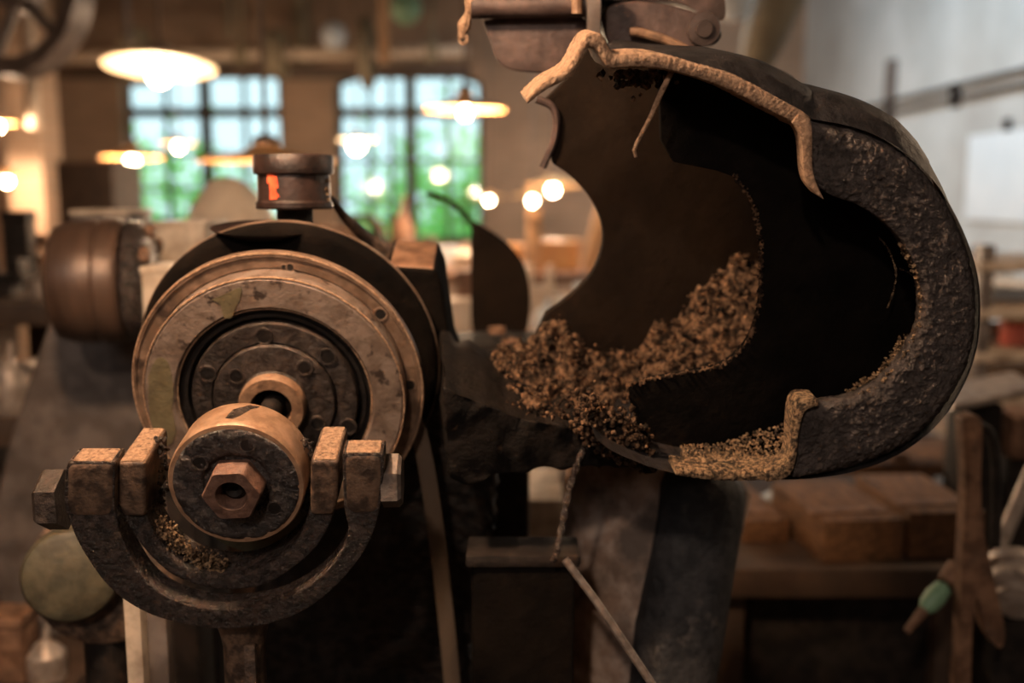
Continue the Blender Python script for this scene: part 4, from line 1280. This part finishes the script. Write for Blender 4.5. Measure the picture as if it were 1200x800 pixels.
# right rack with bars and boxes
t = thing('bar_rack', 'dark steel stock rack along the right side of the shop', 'rack', (P(1210, 450, 3.4).x, P(1210, 450, 3.4).y, 0))
zs = []
for v in (300, 352, 400, 450, 500):
    q = P(1190, v, 3.3)
    zs.append(q.z)
q = P(1200, 400, 3.3)
for z in zs:
    b = new(); box(b, (q.x + .35, q.y, z - .03), 1.25, .5, .03, .003); obj('shelf_board', b, M['paleblock'], t)
for x in (q.x - .25, q.x + .95):
    for y in (q.y - .22, q.y + .22):
        b = new(); box(b, (x, y, 0), .04, .04, zs[0] + .05, .004); obj('upright', b, M['greycast'], t)
RK = [(1160, 340, .02, 'white', 'pale steel bar on the top shelf of the stock rack'), (1175, 385, .03, 'steel', 'grey steel bar on the second shelf of the stock rack'), (1168, 432, .03, 'cream', 'pinkish bar on the third shelf of the stock rack'), (1170, 478, .032, 'steel', 'thick grey steel bar on the fourth shelf of the stock rack')]
for i, (u, v, r, m, lab) in enumerate(RK):
    z = zs[i + 1] + r + .0015
    b = new(); rod(b, (q.x - .2, q.y + .04, z), (q.x + .9, q.y + .04, z), r, 16)
    tag(obj('metal_bar', b, M[m]), lab, 'bar', 'metal bars on the stock rack')
c = P(1190, 375, 3.2)
t = thing('red_tin', 'faded red tin with ochre lid at the right photo edge', 'tin', (c.x, c.y, zs[2]))
zs[2] += .002
b = new(); lathe(b, axis_frame((c.x, c.y - .0, zs[2]), (0, 0, 1)), [(.042, 0), (.044, .004), (.044, .075), (.04, .08)], 28); obj('can', b, M['redbox'], t)
b = new(); lathe(b, axis_frame((c.x, c.y, zs[2] + .08), (0, 0, 1)), [(.043, 0), (.043, .018), (.035, .03), (.006, .032)], 28); obj('lid', b, M['yellow'], t)
t = thing('long_plate', 'bright edged steel plate pointing left under the right rim of the hood', 'plate', P(1120, 478, 2.4))
qa, qb = P(1112, 482, 2.4), P(1215, 462, 2.4)
b = new(); prism(b, [qa, qa + Vector((.012, 0, .018)), qb + Vector((0, 0, .02)), qb], [p + Vector((.05, .22, 0)) for p in (qa, qa + Vector((.012, 0, .018)), qb + Vector((0, 0, .02)), qb)], .003); obj('plate', b, M['steel'], t)
b = new(); q = P(1165, 474, 2.45); box(b, (q.x, q.y + .1, 0), .1, .1, q.z - .01, .006); obj('stand', b, M['black'], t)
for (u, v, d, w, h, m, lab) in ((1160, 518, 3.02, .11, .09, 'cream', 'pale box under the bright edged plate'), (1196, 505, 2.55, .11, .11, 'rust', 'rusty box at the right photo edge under the bright edged plate'),
                                (1200, 530, 2.85, .06, .05, 'white', 'white tray at the right photo edge above the leaning rod')):
    c = P(u, v, d)
    t = thing('storage_box', lab, 'box', (c.x, c.y, c.z - h / 2), 'boxes on the right')
    b = new(); box(b, (c.x, c.y, c.z - h / 2), w, .14, h * .8, .008); obj('body', b, M[m], t)
    b = new(); box(b, (c.x, c.y, c.z + h * .29), w * 1.06, .15, h * .2, .006); obj('lid', b, M[m], t)
    b = new(); box(b, (c.x, c.y + .02, 0), w * .6, .08, c.z - h / 2 + .002, .005); obj('stand', b, M['black'], t)
# wall fittings on the right wall
def on_right(u, v, x=XR):
    r = FW + RT * ((u - 600) / F) + UP * ((400 - v) / F)
    return EYE + r * (x / r.x)
for k, (va, vb) in enumerate(((122, 90), (134, 104))):
    pa, pb = on_right(1004, va + 6, XR - .05), on_right(1205, vb, XR - .05)
    zm = (pa.z + pb.z) / 2
    t = thing('wall_conduit', '%s dark conduit pipe running along the grey right wall' % ('upper' if k == 0 else 'lower'), 'pipe', (XR - .05, pa.y, zm), 'conduits on the right wall')
    b = new(); rod(b, (XR - .05, YB, pa.z), (XR - .05, 2.0, pa.z + (pb.z - pa.z) * (YB - 2) / max(.1, (pa.y - pb.y))) if False else (XR - .05, 2.0, zm), .021, 12); obj('pipe', b, M['black'], t)
    for u in (1048, 1125):
        qy = on_right(u, 115).y
        b = new(); box(b, (XR - .04, qy, zm - .05), .08, .05, .10, .005); obj('clamp', b, M['black'], t)
q = on_right(1046, 120)
b = new(); box(b, (XR - .03, q.y, q.z - .35), .06, .16, .75, .004); tag(obj('wall_bracket', b, M['greycast']), 'grey vertical bracket plate behind the two conduits', 'bracket')
qa, qb = on_right(1141, 155), on_right(1215, 262)
t = thing('notice_board', 'pale blue-white blank board on the grey right wall', 'board', (XR - .02, (qa.y + qb.y) / 2, on_right(1160, 258).z))
z0, z1 = on_right(1150, 258).z, on_right(1150, 158).z
b = new(); box(b, (XR - .02, (qa.y + qb.y) / 2 - .4, z0), .03, abs(qa.y - qb.y) + .8, z1 - z0, .003); obj('panel', b, M['white'], t)
b = new(); box(b, (XR - .03, qa.y - .6, z1), .04, .06, .09, .004); box(b, (XR - .03, qa.y - 1.2, z1), .04, .06, .09, .004); obj('hook', b, M['black'], t)
qa = on_right(1000, 292)
b = new(); box(b, (XR - .12, 7.0, qa.z - .05), .24, 9.0, .05, .004); tag(obj('wall_shelf', b, M['paleblock']), 'long pale shelf on the right wall below the blank board', 'shelf')
for k, (u, h, w) in enumerate(((1165, .16, .10), (1185, .12, .14), (1150, .1, .08))):
    y = on_right(u, 285).y
    t = thing('shelf_tin', ('tall dark tin on the wall shelf under the blank board', 'wide dark tin on the wall shelf near the right photo edge', 'small dark tin on the wall shelf beside the hood edge')[k], 'tin', (XR - .12, y, qa.z), 'tins on the wall shelf')
    b = new(); lathe(b, axis_frame((XR - .12, y, qa.z), (0, 0, 1)), [(w * .5, 0), (w * .5, h), (w * .45, h * 1.05)], 20); obj('can', b, M['black'], t)
    b = new(); lathe(b, axis_frame((XR - .12, y, qa.z + h * 1.04), (0, 0, 1)), [(w * .47, 0), (w * .47, .02), (w * .2, .03)], 20); obj('lid', b, M['rust'], t)

# dark stove pipe top right
q = P(905, 20, 5.5)
t = thing('roof_brace', 'dark brown bulky brace under the ceiling at the top right of the hood', 'brace', q)
b = new(); tube(b, [P(935, -70, 5.5), P(912, -5, 5.5), P(895, 45, 5.5), P(880, 90, 5.5)], [.16, .15, .12, .08], 14); obj('strut', b, M['beam'], t)
b = new(); a = P(935, -70, 5.5); rod(b, a, (a.x, a.y, ZC), .15, 12); obj('post', b, M['beam'], t)

# ------------------------------------------------------------------ background benches and clutter
def bench(x0, x1, y, z, dep, label, m='rust'):
    t = thing('long_bench', label, 'bench', ((x0 + x1) / 2, y, 0))
    b = new(); box(b, ((x0 + x1) / 2, y, z - .06), x1 - x0, dep, .06, .006); obj('bench_top', b, M[m], t)
    for x in (x0 + .08, (x0 + x1) / 2, x1 - .08):
        for yy in (y - dep * .42, y + dep * .42):
            b = new(); box(b, (x, yy, 0), .08, .08, z - .06, .005); obj('leg', b, M['darkwood'], t)


def clutter(u, v, y, wpx, hpx, m, kind, label, z, group=None, lean=0.0):
    c = PY(u, v, y)
    s = (c - EYE).dot(FW) / F
    w, h = wpx * s, hpx * s
    c = Vector((c.x, c.y, z))
    if kind == 'box':
        t = thing('storage_box', label, 'box', c, group)
        b = new(); box(b, c, w, w * .8, h * .85, .008); obj('body', b, M[m], t)
        b = new(); box(b, c + Vector((0, 0, h * .85)), w * 1.05, w * .84, h * .15, .005); obj('lid', b, M[m], t)
    elif kind == 'can':
        t = thing('oil_can', label, 'can', c, group)
        b = new(); lathe(b, axis_frame(c, (0, 0, 1)), [(w * .48, 0), (w * .5, h * .03), (w * .5, h * .7), (w * .3, h * .85)], 24); obj('can', b, M[m], t)
        b = new(); lathe(b, axis_frame(c + Vector((0, 0, h * .84)), (.15, 0, 1)), [(w * .3, 0), (w * .12, h * .1), (w * .06, h * .4)], 16); obj('spout', b, M[m], t)
    elif kind == 'board':
        t = thing('leaning_board', label, 'board', c, group)
        fr = WF(c); fr.z = Vector((lean, .12, 1)).normalized(); fr.x = (RT - fr.z * RT.dot(fr.z)).normalized(); fr.a = fr.z.cross(fr.x)
        b = new(); box(b, c, w, .04, h, .004, fr); obj('plank', b, M[m], t)
        b = new(); box(b, c + fr.z * h * .8 - fr.a * .025, w * 1.0, .02, h * .08, .002, fr); obj('batten', b, M[m], t)
    elif kind == 'vise':
        t = thing('bench_vise', label, 'vise', c, group)
        b = new(); box(b, c, w * .5, w * .6, h * .35, .008); box(b, c + Vector((0, 0, h * .33)), w * .9, w * .35, h * .3, .008); obj('base', b, M[m], t)
        for sx in (-1, 1):
            b = new(); box(b, c + Vector((sx * w * .3, 0, h * .6)), w * .22, w * .45, h * .4, .006); obj('jaw', b, M[m], t)
        b = new(); rod(b, c + Vector((-w * .7, 0, h * .45)), c + Vector((w * .7, 0, h * .45)), h * .05, 10); obj('screw', b, M['steel'], t)
    elif kind == 'gear':
        t = thing('spare_pulley', label, 'pulley', c, group)
        cc = c + Vector((0, 0, h / 2)); fr = axis_frame(cc, (.25, 1, 0))
        b = new(); lathe(b, fr, [(h * .36, -.03), (h * .5, -.04), (h * .5, .04), (h * .36, .03)], 36, caps=False); lathe(b, fr, [(h * .36, .03), (h * .36, -.03)], 36, caps=False); obj('wheel_rim', b, M[m], t)
        b = new()
        for k in range(4):
            a = k * PI / 2 + .4
            rod(b, cc, cc + (fr.x * math.cos(a) + fr.z * math.sin(a)) * h * .4, h * .05, 8)
        obj('spokes', b, M[m], t)
        b = new(); lathe(b, fr, [(h * .12, -.05), (h * .12, .05)], 20); obj('hub', b, M[m], t)
    return t


def zpx(v, y):
    return PY(600, v, y).z


# centre: bench at 4.6 m seen between pulley and hood
Z1 = zpx(392, 3.2)
bench(-.75, .55, 3.35, Z1, .7, 'rust-brown bench nearest behind the flap, loaded with small parts')
A = [
    (530, 3.25, 44, 40, 'cream', 'box', 'cream box on the nearest bench left of the flap'),
    (508, 3.45, 30, 70, 'rust', 'can', 'rusty oil can on the nearest bench by the pulley rim'),
    (556, 3.5, 40, 62, 'rust', 'box', 'rusty box on the nearest bench behind the flap'),
    (640, 3.2, 26, 36, 'white', 'can', 'small white oil can on the nearest bench right of the flap'),
    (664, 3.45, 50, 30, 'steel', 'box', 'low grey box on the nearest bench inside the round cut-out'),
    (632, 3.55, 40, 66, 'cream', 'vise', 'pale vise on the nearest bench right of the flap'),
    (690, 3.55, 34, 44, 'white', 'box', 'white box on the nearest bench at the cut-out edge'),
]
for u, y, w, h, m, k, lab in A:
    clutter(u, 390, y, w, h, m, k, lab, Z1, 'small things on the nearest bench')
Z2 = zpx(318, 5.6)
bench(-2.2, 1.0, 5.8, Z2, .8, 'long brown bench in the middle of the shop behind the flap')
B = [
    (626, 5.6, 17, 74, 'lightwood', 'board', 'upright pine board below the small lamp right of the flap', 0.0),
    (690, 5.6, 20, 82, 'lightwood', 'board', 'slanted pine board at the round cut-out of the hood', .25),
    (655, 5.75, 46, 34, 'shade', 'box', 'orange box on the middle bench inside the cut-out', 0),
    (595, 5.7, 36, 30, 'shade', 'box', 'orange-brown box on the middle bench behind the flap', 0),
    (488, 5.55, 50, 42, 'rust', 'vise', 'rusty vise on the middle bench below the right-hand window', 0),
    (424, 6.12, 36, 60, 'darkwood', 'gear', 'dark spare pulley on the middle bench right of the oil cup', 0),
    (520, 5.9, 34, 24, 'white', 'box', 'white box on the middle bench right of the rusty vise', 0),
    (472, 6.05, 28, 66, 'rust', 'can', 'tall rusty oil can on the middle bench under the right-hand window', 0),
    (545, 5.6, 30, 28, 'cream', 'can', 'cream oil can on the middle bench left of the flap', 0),
    (400, 5.7, 50, 50, 'rust', 'box', 'rusty box on the middle bench directly behind the oil cup', 0),
    (265, 5.9, 36, 34, 'rust', 'gear', 'small rusty spare pulley on the middle bench under the left-hand window', 0),
    (195, 5.7, 40, 40, 'shade', 'box', 'orange-brown box on the middle bench under the left-hand window', 0),
]
for u, y, w, h, m, k, lab, ln in B:
    clutter(u, 318, y, w, h, m, k, lab, Z2, 'things on the middle bench', ln)
# left edge
Z3 = zpx(345, 2.9)
bench(-2.1, -1.02, 3.0, Z3, .7, 'dark bench at the left photo edge', 'darkwood')
C3 = [
    (6, 2.85, 60, 44, 'black', 'vise', 'black vise on the left bench at the photo edge'),
    (52, 2.8, 34, 30, 'steel', 'can', 'grey oil can on the left bench'),
    (28, 3.1, 30, 90, 'black', 'box', 'tall black box on the left bench behind the vise'),
    (60, 3.2, 46, 60, 'rust', 'gear', 'rusty spare pulley on the left bench'),
]
for u, y, w, h, m, k, lab in C3:
    clutter(u, 345, y, w, h, m, k, lab, Z3, 'things on the left bench')
Z4 = zpx(480, 2.3)
bench(-1.7, -.98, 2.35, Z4, .35, 'low dark bench at the left photo edge in front of the tall one', 'darkwood')
for u, y, w, h, m, k, lab in ((14, 2.25, 36, 70, 'steel', 'can', 'pale steel oil can on the low left bench'), (-12, 2.3, 40, 50, 'cream', 'box', 'cream box on the low left bench at the photo edge'), (42, 2.3, 30, 60, 'steel', 'gear', 'grey spare pulley on the low left bench')):
    clutter(u, 480, y, w, h, m, k, lab, Z4, 'things on the low left bench')
# bottom left clutter
Z5 = zpx(800, 1.6)
for u, v, w, h, m, k, lab in ((8, 760, 60, 80, 'rust', 'box', 'rusty box in the bottom left corner'), (55, 780, 44, 70, 'steel', 'can', 'grey oil can in the bottom left corner')):
    c = P(u, v, 1.75)
    clutter(u, v, c.y, w, h, m, k, lab, c.z - .05, 'things in the bottom left corner')
b_ = new()
qa, qb = P(-20, 800, 1.75), P(90, 800, 1.75)
z = P(8, 760, 1.75).z - .05
bench(-1.15, -.76, P(20, 790, 1.75).y + .03, z, .3, 'small low bench in the bottom left corner', 'darkwood')
# brick pier, left
x0 = PY(22, 200, 9.0).x; x1 = PY(62, 200, 9.0).x
b = new(); box(b, ((x0 + x1) / 2, 9.0, 0), x1 - x0, .4, ZC, .01); tag(obj('brick_pier', b, M['brick']), 'orange-lit brick pier near the left photo edge', 'pier')
